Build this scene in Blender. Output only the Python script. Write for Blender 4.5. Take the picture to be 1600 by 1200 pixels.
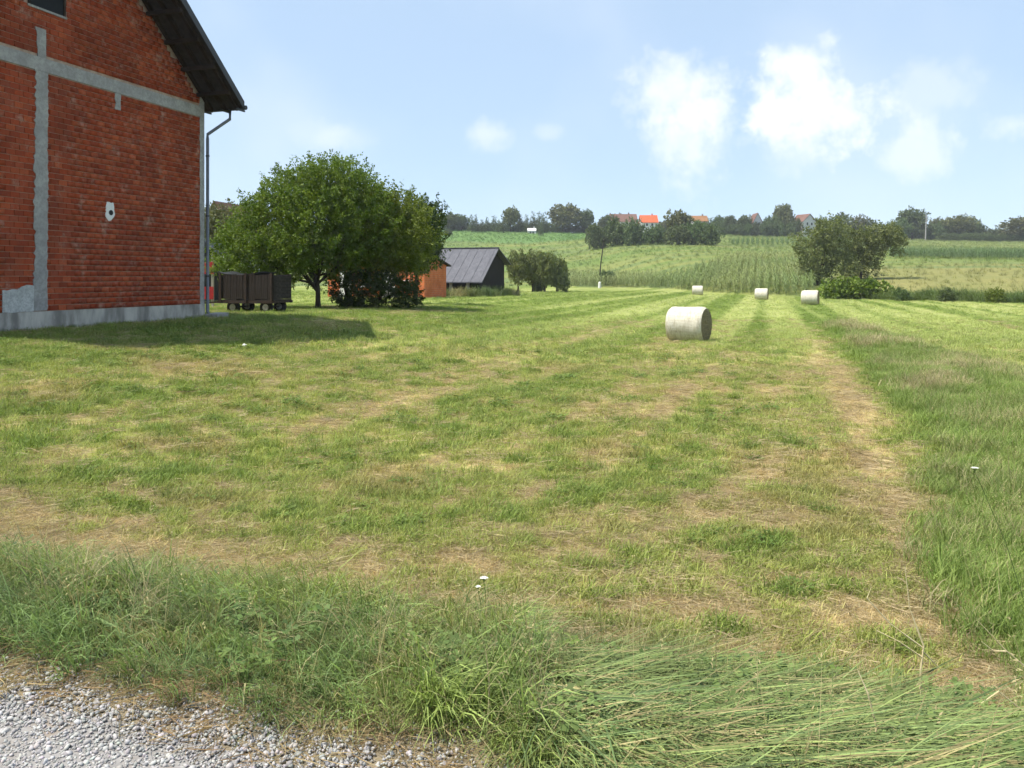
import bpy, math, random
import numpy as np
from mathutils import Vector, Matrix

# ------------------------------------------------------------------ scene, camera, light
for o in list(bpy.data.objects):
    bpy.data.objects.remove(o)
scene = bpy.context.scene
COL = scene.collection
R = math.radians
EYE = 2.2            # eye height above the level of the mown field
FPX = 1256.0         # focal length in pixels of the 1600 px wide photograph
HOR = 435.0          # row of the eye-level horizon

cd = bpy.data.cameras.new('camera')
cd.sensor_width = 36.0
cd.lens = 36.0 * FPX / 1600.0
cd.shift_y = -(600.0 - HOR) / 1600.0
cd.clip_start = 0.05
cd.clip_end = 6000
cam = bpy.data.objects.new('camera', cd)
cam.location = (0, 0, EYE)
cam.rotation_euler = (R(90), 0, 0)
COL.objects.link(cam)
scene.camera = cam

SUN_EL, SUN_AZ = 61.0, -103.0          # azimuth clockwise from +Y (the view direction): the sun stands to the left
sun_dir = Vector((math.sin(R(SUN_AZ)) * math.cos(R(SUN_EL)), math.cos(R(SUN_AZ)) * math.cos(R(SUN_EL)), math.sin(R(SUN_EL))))
sl = bpy.data.lights.new('sun', 'SUN')
sl.energy = 4.2
sl.angle = R(0.6)
sl.color = (1.0, 0.945, 0.86)
so = bpy.data.objects.new('sun', sl)
so.rotation_euler = sun_dir.to_track_quat('Z', 'Y').to_euler()
so.location = (-40, 0, 60)
COL.objects.link(so)

world = bpy.data.worlds.new('World')
scene.world = world
world.use_nodes = True
wn, wl = world.node_tree.nodes, world.node_tree.links
for n in list(wn):
    wn.remove(n)
w_out = wn.new('ShaderNodeOutputWorld')
w_bg = wn.new('ShaderNodeBackground')
w_bg.inputs['Strength'].default_value = 0.13
wl.new(w_bg.outputs[0], w_out.inputs[0])
sky = wn.new('ShaderNodeTexSky')
sky.sky_type = 'NISHITA'
sky.sun_disc = False
sky.sun_elevation = R(SUN_EL)
sky.sun_rotation = R(SUN_AZ)
sky.air_density = 0.8
sky.dust_density = 0.3
sky.ozone_density = 1.6
sky.altitude = 150

def wnode(t, **kw):
    n = wn.new(t)
    for k, v in kw.items():
        setattr(n, k, v)
    return n
def wmath(op, a, b=None, c=None, clamp=False):
    n = wnode('ShaderNodeMath', operation=op, use_clamp=clamp)
    for i, v in enumerate((a, b, c)):
        if v is None:
            continue
        if isinstance(v, (int, float)):
            n.inputs[i].default_value = v
        else:
            wl.new(v, n.inputs[i])
    return n.outputs[0]
tc = wnode('ShaderNodeTexCoord')
wdir = tc.outputs['Generated']
def wnoise(scale, detail, rough=0.55, dist=0.0):
    n = wnode('ShaderNodeTexNoise')
    n.inputs['Scale'].default_value = scale
    n.inputs['Detail'].default_value = detail
    n.inputs['Roughness'].default_value = rough
    n.inputs['Distortion'].default_value = dist
    wl.new(wdir, n.inputs['Vector'])
    return n.outputs['Fac']
n_big, n_fine = wnoise(14, 4, 0.62), wnoise(40, 4, 0.62)
edge = wmath('ADD', wmath('MULTIPLY', wmath('SUBTRACT', n_big, 0.5), 2.0), wmath('MULTIPLY', wmath('SUBTRACT', n_fine, 0.5), 1.6))
PUFFS = [(1062, 142, 72, 46, .68), (1112, 172, 40, 42, .66), (1078, 225, 60, 56, .62), (1256, 112, 50, 44, .80), (1268, 172, 70, 52, .80),
         (1206, 182, 34, 24, .8), (1326, 168, 36, 40, .4), (1245, 240, 50, 36, .34), (1432, 240, 46, 38, .5), (1455, 140, 60, 40, .32),
         (1585, 195, 44, 20, .42), (766, 213, 34, 18, .42), (484, 204, 48, 24, .26), (552, 216, 38, 18, .2), (856, 208, 20, 11, .25)]
acc = None
for px, py, rx, ry, st in PUFFS:
    c = Vector(((px - 800) / FPX, 1.0, (HOR - py) / FPX)).normalized()
    s = wnode('ShaderNodeVectorMath', operation='SUBTRACT')
    wl.new(wdir, s.inputs[0]); s.inputs[1].default_value = c
    m = wnode('ShaderNodeVectorMath', operation='MULTIPLY')
    wl.new(s.outputs[0], m.inputs[0]); m.inputs[1].default_value = (FPX / rx, FPX / rx, FPX / ry)
    l = wnode('ShaderNodeVectorMath', operation='LENGTH')
    wl.new(m.outputs[0], l.inputs[0])
    v = wmath('SUBTRACT', wmath('ADD', 1.0, edge), l.outputs['Value'])
    mr = wnode('ShaderNodeMapRange', interpolation_type='SMOOTHSTEP')
    wl.new(v, mr.inputs['Value'])
    mr.inputs['From Min'].default_value = -0.60
    mr.inputs['From Max'].default_value = 0.85
    mr.inputs['To Max'].default_value = st
    o = mr.outputs['Result']
    acc = o if acc is None else wmath('SUBTRACT', wmath('ADD', acc, o), wmath('MULTIPLY', acc, o))
veil = wnode('ShaderNodeMapRange', interpolation_type='SMOOTHSTEP')     # thin veil of cloud over the whole sky
wl.new(wnoise(3.2, 3, 0.6), veil.inputs['Value'])
veil.inputs['From Min'].default_value = 0.42
veil.inputs['From Max'].default_value = 0.85
veil.inputs['To Max'].default_value = 0.30
acc = wmath('MAXIMUM', acc, veil.outputs['Result'])
film = wnode('ShaderNodeMix', data_type='RGBA')        # even milky film of high haze over the whole sky
film.inputs['Factor'].default_value = 0.74
wl.new(sky.outputs[0], film.inputs['A'])
film.inputs['B'].default_value = (2.66, 3.46, 4.38, 1)
mixc = wnode('ShaderNodeMix', data_type='RGBA')
wl.new(acc, mixc.inputs['Factor'])
wl.new(film.outputs['Result'], mixc.inputs['A'])
mixc.inputs['B'].default_value = (5.1, 5.25, 5.6, 1)
wl.new(mixc.outputs['Result'], w_bg.inputs['Color'])

vs = scene.view_settings
vs.view_transform = 'Standard'
vs.look = 'None'
vs.gamma = 1.0
vs.exposure = 0.82
vs.use_curve_mapping = False
scene.display_settings.display_device = 'sRGB'
cy = scene.cycles
cy.max_bounces = 4
cy.diffuse_bounces = 2
cy.glossy_bounces = 1
cy.transmission_bounces = 2
cy.transparent_max_bounces = 4
cy.volume_bounces = 0
cy.use_denoising = True
cy.use_adaptive_sampling = True
cy.adaptive_threshold = 0.03
cy.caustics_reflective = False
cy.caustics_refractive = False

# ------------------------------------------------------------------ helpers
rng = np.random.default_rng(7)
random.seed(7)
TH = R(17.3)                       # the mown rows, the buildings and the corn rows all run this way
CT, ST = math.cos(TH), math.sin(TH)
D3 = Vector((ST, CT, 0))           # along the rows, away from the road
N3 = Vector((CT, -ST, 0))          # across the rows, to the right

def _hash(ix, iy, seed):
    h = (ix.astype(np.int64) * 374761393 + iy.astype(np.int64) * 668265263 + seed * 1442695041) & 0x7fffffff
    h = ((h ^ (h >> 13)) * 1274126177) & 0x7fffffff
    return ((h ^ (h >> 16)) & 0xffff) / 65535.0
def vnoise(x, y, seed=0):
    x = np.asarray(x, float); y = np.asarray(y, float)
    ix, iy = np.floor(x), np.floor(y)
    fx, fy = x - ix, y - iy
    fx = fx * fx * (3 - 2 * fx); fy = fy * fy * (3 - 2 * fy)
    a, b = _hash(ix, iy, seed), _hash(ix + 1, iy, seed)
    c, d = _hash(ix, iy + 1, seed), _hash(ix + 1, iy + 1, seed)
    return (a * (1 - fx) + b * fx) * (1 - fy) + (c * (1 - fx) + d * fx) * fy
def fbm(x, y, seed=0, oct=4):
    s, a, t = 0, 1.0, 0
    for i in range(oct):
        s = s + a * vnoise(x * 2 ** i, y * 2 ** i, seed + i * 17); t += a; a *= 0.55
    return s / t
def sm(t):
    t = np.clip(t, 0, 1)
    return t * t * (3 - 2 * t)

def rows_uv(x, y):
    return x * CT - y * ST, x * ST + y * CT
def road_s(x, y):                  # distance from the edge of the gravel road, positive on the field side
    return (x + 2.1) * 0.328 + (y - 3.24) * 0.945
FX = np.array([-400., -60, 7, 22, 33, 44, 80, 400])
FY = np.array([190., 180, 168, 140, 92, 71, 60, 55])
def field_end(x):
    return np.interp(x, FX, FY)
def ground_z(x, y):
    x = np.asarray(x, float); y = np.asarray(y, float)
    u, v = rows_uv(x, y)
    s = road_s(x, y)
    left = sm((-u - 4) / 13)
    zl = 0.87 - 0.006 * np.clip(v - 25, 0, 70)
    z = left * zl * sm((s + 1) / 6)
    z = z + 0.55 * (1 - sm((s - 0.15) / 2.7))
    z = z + (vnoise(x * .35, y * .35, 3) - .5) * 0.10 * sm((s - 1) / 5) * (1 - sm((y - 60) / 60)) * (1 - left)
    z = z + (vnoise(x * 2.1, y * 2.1, 5) - .5) * 0.035 * sm((s - .3) / 1) * (1 - sm((y - 25) / 25))
    y0 = field_end(x)
    top = 26.0 * (1 - 0.21 * np.clip((x + 30) / 290, -.3, 1.3))
    t = np.clip((y - y0) / (405 - y0), 0, None)
    h = np.where(t < 1, np.clip(t, 1e-6, 1) ** 1.12, 1 + 0.10 * np.clip(t - 1, 0, .25) - 0.25 * np.clip(t - 1.25, 0, 6))
    h = h * top + (fbm(x / 55, y / 55, 11, 2) - .5) * 2.2 * np.clip(t * 3, 0, 1) * (1 - .5 * np.clip(t, 0, 1))
    return z + np.where(y > y0, h, 0)
def gz(x, y):
    return float(ground_z(np.array([x]), np.array([y]))[0])
def on_ray(px, Y):                 # point of the ground in that viewing direction, Y metres away
    x = (px - 800) / FPX * Y
    return Vector((x, Y, gz(x, Y)))
def px_z(py, Y):
    return EYE + (HOR - py) * Y / FPX
def hit(px, py, y0=2.5, y1=520):   # where that viewing ray meets the ground
    ys = np.geomspace(y0, y1, 1500)
    xs = (px - 800) / FPX * ys
    d = EYE + (HOR - py) / FPX * ys - ground_z(xs, ys)
    k = np.nonzero(d <= 0)[0]
    i = int(k[0]) if len(k) else len(ys) - 1
    return Vector((float(xs[i]), float(ys[i]), float(ground_z(xs[i:i + 1], ys[i:i + 1])[0])))

def fast_mesh(name, V, F, attrs=None):
    V = np.asarray(V, np.float32); F = np.asarray(F, np.int32)
    me = bpy.data.meshes.new(name)
    m, k = F.shape
    me.vertices.add(len(V)); me.vertices.foreach_set('co', V.ravel())
    me.loops.add(m * k); me.loops.foreach_set('vertex_index', F.ravel())
    me.polygons.add(m); me.polygons.foreach_set('loop_start', np.arange(0, m * k, k, dtype=np.int32))
    me.update(calc_edges=True)
    for an, (ty, dat) in (attrs or {}).items():
        a = me.attributes.new(an, ty, 'POINT')
        dat = np.asarray(dat)
        a.data.foreach_set({'FLOAT': 'value', 'INT': 'value', 'FLOAT_VECTOR': 'vector', 'FLOAT_COLOR': 'color'}[ty],
                           dat.ravel().astype(np.int32 if ty == 'INT' else np.float32))
    return me

class MB:
    def __init__(s):
        s.v, s.f = [], []
    def box(s, x0, x1, y0, y1, z0, z1):
        b = len(s.v)
        s.v += [(x, y, z) for z in (z0, z1) for y in (y0, y1) for x in (x0, x1)]
        s.f += [tuple(b + i for i in q) for q in ((0, 2, 3, 1), (4, 5, 7, 6), (0, 1, 5, 4), (2, 6, 7, 3), (0, 4, 6, 2), (1, 3, 7, 5))]
        return s
    def beam(s, a, b, w, h, up=(0, 0, 1)):
        a, b = Vector(a), Vector(b)
        t = (b - a).normalized()
        sd = t.cross(Vector(up))
        if sd.length < 1e-4:
            sd = t.cross(Vector((1, 0, 0)))
        sd.normalize(); u = sd.cross(t)
        k = len(s.v)
        for p in (a, b):
            for i, j in ((-1, -1), (1, -1), (1, 1), (-1, 1)):
                s.v.append(tuple(p + sd * (i * w / 2) + u * (j * h / 2)))
        s.f += [tuple(k + i for i in q) for q in ((0, 3, 2, 1), (4, 5, 6, 7), (0, 1, 5, 4), (1, 2, 6, 5), (2, 3, 7, 6), (3, 0, 4, 7))]
        return s
    def tube(s, pts, rad, n=8, caps=True):
        pts = [Vector(p) for p in pts]
        if not hasattr(rad, '__len__'):
            rad = [rad] * len(pts)
        k0 = len(s.v)
        ref = Vector((0.3, 0.2, 1)).normalized()
        for i, p in enumerate(pts):
            t = (pts[min(i + 1, len(pts) - 1)] - pts[max(i - 1, 0)]).normalized()
            a = t.cross(ref)
            if a.length < 1e-3:
                a = t.cross(Vector((1, 0, 0)))
            a.normalize(); b = t.cross(a)
            for j in range(n):
                q = 2 * math.pi * j / n
                s.v.append(tuple(p + a * (math.cos(q) * rad[i]) + b * (math.sin(q) * rad[i])))
        for i in range(len(pts) - 1):
            for j in range(n):
                a0, a1 = k0 + i * n + j, k0 + i * n + (j + 1) % n
                s.f.append((a0, a1, a1 + n, a0 + n))
        if caps:
            s.f.append(tuple(k0 + j for j in range(n))[::-1])
            s.f.append(tuple(k0 + (len(pts) - 1) * n + j for j in range(n)))
        return s
    def poly(s, pts):
        k = len(s.v)
        s.v += [tuple(p) for p in pts]
        s.f.append(tuple(range(k, k + len(pts))))
        return s
    def prism(s, pts, off):
        off = Vector(off); k = len(s.v); n = len(pts)
        s.v += [tuple(p) for p in pts] + [tuple(Vector(p) + off) for p in pts]
        s.f.append(tuple(range(k, k + n))[::-1]); s.f.append(tuple(range(k + n, k + 2 * n)))
        for i in range(n):
            j = (i + 1) % n
            s.f.append((k + i, k + j, k + n + j, k + n + i))
        return s
    def mesh(s, name):
        me = bpy.data.meshes.new(name)
        me.from_pydata(s.v, [], s.f); me.update()
        return me
    def build(s, name, m, parent=None, smooth=False):
        me = s.mesh(name)
        if smooth:
            me.polygons.foreach_set('use_smooth', [True] * len(me.polygons))
        return put(name, me, m, parent)

def put(name, me, m, parent=None, loc=None, rotz=0):
    o = bpy.data.objects.new(name, me)
    if m is not None and not me.materials:
        me.materials.append(m)
    COL.objects.link(o)
    if parent is not None:
        o.parent = parent
    if loc is not None:
        o.location = loc
    o.rotation_euler.z = rotz
    return o
def tag(o, label=None, cat=None, group=None, kind=None):
    if label: o['label'] = label
    if cat: o['category'] = cat
    if group: o['group'] = group
    if kind: o['kind'] = kind
    return o
def thing(name, label, cat, loc=(0, 0, 0), rotz=0, group=None):
    o = bpy.data.objects.new(name, None)
    COL.objects.link(o)
    o.location = loc; o.rotation_euler.z = rotz
    o.empty_display_size = 0.3
    return tag(o, label, cat, group)
def copy_tree(o, parent=None):
    c = o.copy(); COL.objects.link(c); c.parent = parent
    for ch in o.children:
        copy_tree(ch, c)
    return c

# ------------------------------------------------------------------ materials
def new_mat(name):
    m = bpy.data.materials.new(name); m.use_nodes = True
    nt = m.node_tree
    for n in list(nt.nodes):
        nt.nodes.remove(n)
    out = nt.nodes.new('ShaderNodeOutputMaterial')
    return m, nt, out
class NT:
    def __init__(s, nt):
        s.nt = nt
    def n(s, t, **kw):
        x = s.nt.nodes.new(t)
        for k, v in kw.items():
            setattr(x, k, v)
        return x
    def l(s, a, b):
        s.nt.links.new(a, b)
    def put(s, sock, v):
        if isinstance(v, (int, float)):
            sock.default_value = v
        elif isinstance(v, tuple):
            sock.default_value = v if len(v) == len(sock.default_value) else v + (1,)
        else:
            s.l(v, sock)
    def math(s, op, a, b=0.0, clamp=False):
        x = s.n('ShaderNodeMath', operation=op, use_clamp=clamp)
        s.put(x.inputs[0], a); s.put(x.inputs[1], b)
        return x.outputs[0]
    def noise(s, vec, scale, detail=3, rough=.55):
        x = s.n('ShaderNodeTexNoise')
        x.inputs['Scale'].default_value = scale; x.inputs['Detail'].default_value = detail; x.inputs['Roughness'].default_value = rough
        if vec is not None:
            s.l(vec, x.inputs['Vector'])
        return x.outputs['Fac']
    def mix(s, f, a, b, mode='MIX'):
        x = s.n('ShaderNodeMix', data_type='RGBA', blend_type=mode)
        s.put(x.inputs['Factor'], f); s.put(x.inputs['A'], a); s.put(x.inputs['B'], b)
        return x.outputs['Result']
    def ramp(s, f, a, b, lo=0.0, hi=1.0):
        x = s.n('ShaderNodeMapRange', interpolation_type='SMOOTHSTEP')
        s.put(x.inputs['Value'], f)
        x.inputs['From Min'].default_value = a; x.inputs['From Max'].default_value = b
        x.inputs['To Min'].default_value = lo; x.inputs['To Max'].default_value = hi
        return x.outputs['Result']
    def map(s, vec, scale):
        x = s.n('ShaderNodeMapping'); x.inputs['Scale'].default_value = scale
        s.l(vec, x.inputs['Vector'])
        return x.outputs[0]
    def bump(s, h, strength, dist):
        x = s.n('ShaderNodeBump'); x.inputs['Strength'].default_value = strength; x.inputs['Distance'].default_value = dist
        s.l(h, x.inputs['Height'])
        return x.outputs['Normal']
    def bsdf(s, col, rough=.85, spec=.25, normal=None):
        x = s.n('ShaderNodeBsdfPrincipled')
        s.put(x.inputs['Base Color'], col); s.put(x.inputs['Roughness'], rough)
        x.inputs['Specular IOR Level'].default_value = spec
        if normal is not None:
            s.l(normal, x.inputs['Normal'])
        return x

def mat(name, a, b=None, scale=4.0, stretch=(1, 1, 1), rough=.85, spec=.2, bump=0.0, bdist=.01, fine=None, metallic=0.0):
    m, nt, out = new_mat(name); t = NT(nt)
    co = t.map(t.n('ShaderNodeTexCoord').outputs['Object'], stretch)
    b = b or tuple(c * .65 for c in a)
    f = t.ramp(t.noise(co, scale, 5, .6), .3, .7)
    col = t.mix(f, a, b)
    if fine:
        col = t.mix(t.ramp(t.noise(co, fine, 3), .35, .65, 0, .55), col, tuple(c * .5 for c in a))
    nrm = t.bump(t.noise(co, scale * 3, 5, .65), bump, bdist) if bump else None
    s = t.bsdf(col, rough, spec, nrm)
    s.inputs['Metallic'].default_value = metallic
    t.l(s.outputs[0], out.inputs[0])
    return m

def foliage_mat(name, a, b, trans=.3, dry=None, instancer=False, spread=.7, vary=.35):
    """leaf material: every leaf or blade has its own value in the attribute bv; a tint can come from the scatter point."""
    m, nt, out = new_mat(name); t = NT(nt)
    bv = t.n('ShaderNodeAttribute', attribute_name='bv').outputs['Fac']
    if instancer:
        base = t.n('ShaderNodeAttribute', attribute_name='tint', attribute_type='INSTANCER').outputs['Color']
        hi = t.math('ADD', t.math('MULTIPLY', bv, spread), 1 - spread * .5)
        cmb = t.n('ShaderNodeCombineXYZ')
        for i in range(3):
            t.l(hi, cmb.inputs[i])
        col = t.mix(1.0, base, cmb.outputs[0], 'MULTIPLY')
    else:
        oi = t.n('ShaderNodeObjectInfo').outputs['Random']
        col = t.mix(bv, a, b)
        hsv = t.n('ShaderNodeHueSaturation')
        t.l(col, hsv.inputs['Color'])
        t.l(t.math('ADD', t.math('MULTIPLY', oi, .03), .485), hsv.inputs['Hue'])
        t.l(t.math('ADD', t.math('MULTIPLY', oi, vary), 1 - vary / 2), hsv.inputs['Value'])
        col = hsv.outputs[0]
    if dry:
        col = t.mix(t.ramp(bv, dry[1], dry[1] + .04), col, dry[0])
    d = t.bsdf(col, .6, .25)
    tr = t.n('ShaderNodeBsdfTranslucent')
    t.l(t.mix(.4, col, (.9, 1, .3, 1), 'MULTIPLY'), tr.inputs['Color'])
    mx = t.n('ShaderNodeMixShader'); mx.inputs[0].default_value = trans
    t.l(d.outputs[0], mx.inputs[1]); t.l(tr.outputs[0], mx.inputs[2])
    t.l(mx.outputs[0], out.inputs[0])
    return m

def ground_mat():
    m, nt, out = new_mat('ground_soil_and_turf'); t = NT(nt)
    pos = t.n('ShaderNodeNewGeometry').outputs['Position']
    col = t.n('ShaderNodeAttribute', attribute_name='tint').outputs['Color']
    n1, n2 = t.noise(pos, 9, 5, .65), t.noise(pos, 1.3, 5, .6)
    k = t.math('ADD', t.math('MULTIPLY', t.math('SUBTRACT', n1, .5), 1.3), t.math('ADD', t.math('MULTIPLY', t.math('SUBTRACT', n2, .5), .7), 1.0))
    c = t.n('ShaderNodeCombineXYZ')
    for i in range(3):
        t.l(k, c.inputs[i])
    col = t.mix(1.0, col, c.outputs[0], 'MULTIPLY')
    s = t.bsdf(col, .95, .05, t.bump(n1, .6, .05))
    t.l(s.outputs[0], out.inputs[0])
    return m

M = {}
M['ground'] = ground_mat()
M['grass'] = foliage_mat('grass_blades', None, None, .38, instancer=True)
M['corn'] = foliage_mat('maize_leaves', None, None, .25, instancer=True, spread=.6)
M['leaf_plum'] = foliage_mat('plum_leaves', (.070, .125, .016), (.215, .270, .038), .40, vary=.05)
M['leaf_pear'] = foliage_mat('pear_leaves', (.030, .060, .016), (.095, .135, .034), .28)
M['leaf_hedge'] = foliage_mat('hedge_leaves', (.022, .042, .010), (.070, .105, .020), .25)
M['leaf_far_green'] = foliage_mat('far_green_leaves', (0.061, 0.101, 0.034), (0.149, 0.196, 0.061), .25)
M['leaf_far_olive'] = foliage_mat('far_olive_leaves', (0.078, 0.098, 0.036), (0.195, 0.195, 0.072), .25)
M['leaf_far_dark'] = foliage_mat('far_dark_leaves', (.060, .090, .034), (.140, .175, .060), .3)
M['leaf_willow'] = foliage_mat('willow_leaves', (.100, .130, .042), (.240, .255, .090), .40)
M['leaf_lime'] = foliage_mat('lime_green_leaves', (.065, .120, .012), (.200, .270, .035), .3)
M['bark'] = mat('bark', (.075, .060, .045), (.035, .028, .020), 6, (1, 1, .3), .95, .1, .5, .03)
M['concrete'] = mat('grey_concrete', (.40, .385, .36), (.27, .26, .25), 3, rough=.95, bump=.3, bdist=.01, fine=14)
M['plinth'] = mat('stained_concrete_plinth', (.50, .465, .41), (.20, .185, .165), 3.2, (1, 1, .28), .95, .1, .3, .01)
M['mortar'] = mat('mortar', (.44, .33, .25), (.28, .17, .12), 5, rough=.95, bump=.3, bdist=.004)
M['render_patch'] = mat('rough_mortar_render', (.55, .55, .53), (.40, .40, .38), 5, rough=.95, bump=.5, bdist=.02, fine=20)
M['white_render'] = mat('white_plaster', (.78, .77, .74), (.66, .65, .62), 2, rough=.9)
M['dark_hole'] = mat('dark_opening', (.010, .011, .012), (.006, .006, .007), 2, rough=.6)
M['soffit'] = mat('dark_stained_timber', (.045, .030, .022), (.020, .014, .011), 5, (1, .3, 1), .8, .2, .3, .01)
M['roof_dark'] = mat('dark_roof_tiles', (.060, .050, .048), (.035, .030, .030), 6, rough=.8)
M['zinc'] = mat('weathered_zinc', (.16, .17, .19), (.10, .11, .125), 3, (1, 1, .3), .45, .5, metallic=.6)
M['dark_zinc'] = mat('dark_painted_metal', (.035, .033, .034), (.022, .022, .023), 3, rough=.5, spec=.4)
M['barn_roof'] = mat('grey_sheet_roof', (.135, .135, .150), (.095, .095, .108), 2.5, (1, .25, 1), .75, .3, .2, .02, fine=12)
M['barn_wood'] = mat('black_weathered_boards', (.035, .030, .026), (.014, .012, .011), 5, (1, 4, .25), .9, .1, .4, .02)
M['post'] = mat('pale_weathered_post', (.42, .39, .33), (.28, .26, .22), 4, (1, 1, .3), .9)
M['old_plank'] = mat('old_grey_planks_shaded', (.052, .042, .036), (.022, .018, .015), 7, (1, 1, .3), .9, .15, .4, .008)  # plank colour darkened to stand in for the tree's shade on the trailer
M['red_paint'] = mat('faded_red_paint', (.46, .022, .022), (.30, .015, .018), 5, rough=.6, spec=.35)
M['rubber'] = mat('black_rubber', (.018, .018, .018), (.030, .028, .026), 8, rough=.85)
M['rim'] = mat('dirty_white_wheel_rim', (.55, .54, .50), (.30, .28, .25), 9, rough=.6)
M['steel'] = mat('rusty_steel', (.065, .042, .030), (.030, .025, .022), 9, rough=.8)
M['tarp'] = mat('black_tarpaulin', (.014, .014, .015), (.024, .024, .025), 5, rough=.5, spec=.4, bump=.4, bdist=.02)
M['far_white'] = mat('far_white_wall', (.74, .72, .68), (.62, .60, .57), .6, rough=.9)
M['far_red_roof'] = mat('far_red_roof', (.62, .125, .045), (.50, .10, .04), 1.5, rough=.85)
M['far_brown_roof'] = mat('far_brown_roof', (.20, .105, .075), (.13, .075, .06), 1.5, rough=.85)
M['far_orange_roof'] = mat('far_orange_roof', (.30, .15, .06), (.22, .11, .05), 1.5, rough=.85)
M['glass'] = mat('window_glass', (.03, .035, .04), (.05, .055, .06), 2, rough=.12, spec=.6)
M['pole_wood'] = mat('dark_pole_wood', (.040, .032, .026), (.022, .018, .015), 6, (1, 1, .2), .9)
M['dry'] = mat('dry_stalk', (.66, .56, .34), (.52, .42, .22), 12, rough=.8)
M['green_stem'] = mat('green_stem', (.16, .22, .06), (.10, .15, .04), 12, rough=.8)
M['petal'] = mat('white_petals', (.80, .80, .74), (.70, .72, .60), 20, rough=.7)

def brick_mat(name='red_clay_block', hue=1.0):
    m, nt, out = new_mat(name); t = NT(nt)
    co = t.n('ShaderNodeTexCoord').outputs['Object']
    r = t.math('FRACT', t.math('ADD', t.n('ShaderNodeAttribute', attribute_name='bv').outputs['Fac'], t.n('ShaderNodeObjectInfo').outputs['Random']))
    pos = t.n('ShaderNodeNewGeometry').outputs['Position']
    cr = t.n('ShaderNodeValToRGB')
    e = cr.color_ramp.elements
    e[1].position = 0.99
    for p, c in ((0.0, (.24, .045, .019)), (.22, (.32, .056, .022)), (.45, (.38, .070, .026)), (.68, (.32, .068, .029)), (.86, (.45, .100, .038)), (0.99, (.28, .066, .034))):
        el = e[0] if p == 0 else (e[len(e) - 1] if p == .99 else e.new(p))
        el.color = tuple(x * hue for x in c) + (1,)
    t.l(r, cr.inputs[0])
    stain = t.ramp(t.noise(pos, .55, 5, .62), .42, .70, 0, .5)
    col = t.mix(stain, cr.outputs[0], (.12, .027, .014))
    smear = t.ramp(t.noise(pos, 2.4, 6, .75), .53, .72, 0, .70)          # smears of mortar left on the blocks
    col = t.mix(smear, col, (.50, .33, .25))
    col = t.mix(t.ramp(t.noise(pos, 22, 4, .7), .35, .7, 0, .40), col, (.09, .022, .012))
    s = t.bsdf(col, .92, .1, t.bump(t.noise(pos, 60, 4), .35, .004))
    t.l(s.outputs[0], out.inputs[0])
    return m
M['brick'] = brick_mat()
def brick_wall_mat(name, a, b):
    m, nt, out = new_mat(name); t = NT(nt)
    co = t.n('ShaderNodeTexCoord').outputs['Object']
    sp = t.n('ShaderNodeSeparateXYZ'); t.l(co, sp.inputs[0])
    cm = t.n('ShaderNodeCombineXYZ')
    t.l(t.math('ADD', sp.outputs[0], sp.outputs[1]), cm.inputs[0]); t.l(sp.outputs[2], cm.inputs[1])
    bk = t.n('ShaderNodeTexBrick')
    t.l(cm.outputs[0], bk.inputs['Vector'])
    bk.inputs['Scale'].default_value = 1.0
    bk.inputs['Brick Width'].default_value = .26; bk.inputs['Row Height'].default_value = .15; bk.inputs['Mortar Size'].default_value = .008
    bk.inputs['Color1'].default_value = a + (1,); bk.inputs['Color2'].default_value = b + (1,); bk.inputs['Mortar'].default_value = (.42, .30, .22, 1)
    col = t.mix(t.ramp(t.noise(co, 1.2, 5), .4, .7, 0, .5), bk.outputs['Color'], tuple(c * .6 for c in a))
    t.l(t.bsdf(col, .92, .1, t.bump(bk.outputs['Fac'], -.4, .01)).outputs[0], out.inputs[0])
    return m
M['brick_wall'] = brick_wall_mat('orange_brick_wall', (.66, .175, .050), (.55, .130, .042))

# ------------------------------------------------------------------ colour of the turf (real colours of plants and soil)
STRAW, YG, GREEN, DARK, BROWN = (np.array(c) for c in ((.470, .365, .190), (.270, .290, .078), (.150, .205, .042), (.090, .135, .028), (.330, .215, .115)))
def lerp(a, b, t):
    return a + (b - a) * np.asarray(t)[..., None]
def strip_mask(x, y):              # the unmown strip on the right
    u, v = rows_uv(x, y)
    w = (vnoise(x * .9, y * .9, 21) - .5) * .9
    lo = 1.25 + 1.20 * sm((v - 5) / 9) + .5 * sm((v - 16) / 14) + w * .5
    hi = 5.6 + w - 1.1 * sm((v - 24) / 16)
    return sm((u - lo + .4) / .9) * sm((hi - u) / .5) * (1 - sm((v - 41) / 4))
def mow_param(x, y):
    u, v = rows_uv(x, y)
    c = u + 9.0 / np.maximum(v - 4.0, .8)
    near = 1 - sm((v - 16) / 22)
    m = .64 - .20 * near + .40 * (fbm(x * .33, y * .33, 31) - .5) + .60 * (fbm(c * 1.7, v * .22, 33, 3) - .5) + .45 * (fbm(x * 1.6, y * 1.6, 37) - .5) + 1.1 * (fbm(x * 7, y * 7, 39, 2) - .5)
    m = m + 1.05 * (fbm(c * .85, v * .03, 41, 3) - .5) * (1 - .35 * near)
    track = np.exp(-((u - 1.25 - .35 * sm((v - 8) / 14)) / .30) ** 2) * (.65 + .7 * (vnoise(x * 1.1, y * 1.1, 43) - .3))
    track2 = np.exp(-((u + .65) / .35) ** 2) * .35 * sm((v - 14) / 8)
    s = road_s(x, y)
    m = m - .24 * np.exp(-((s - 2.7 - .5 * (vnoise(x * .8, y * .8, 45) - .5)) / .9) ** 2)
    return m - .42 * track * (1 - .75 * sm((v - 13) / 22)) - .3 * track2, v
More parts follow.
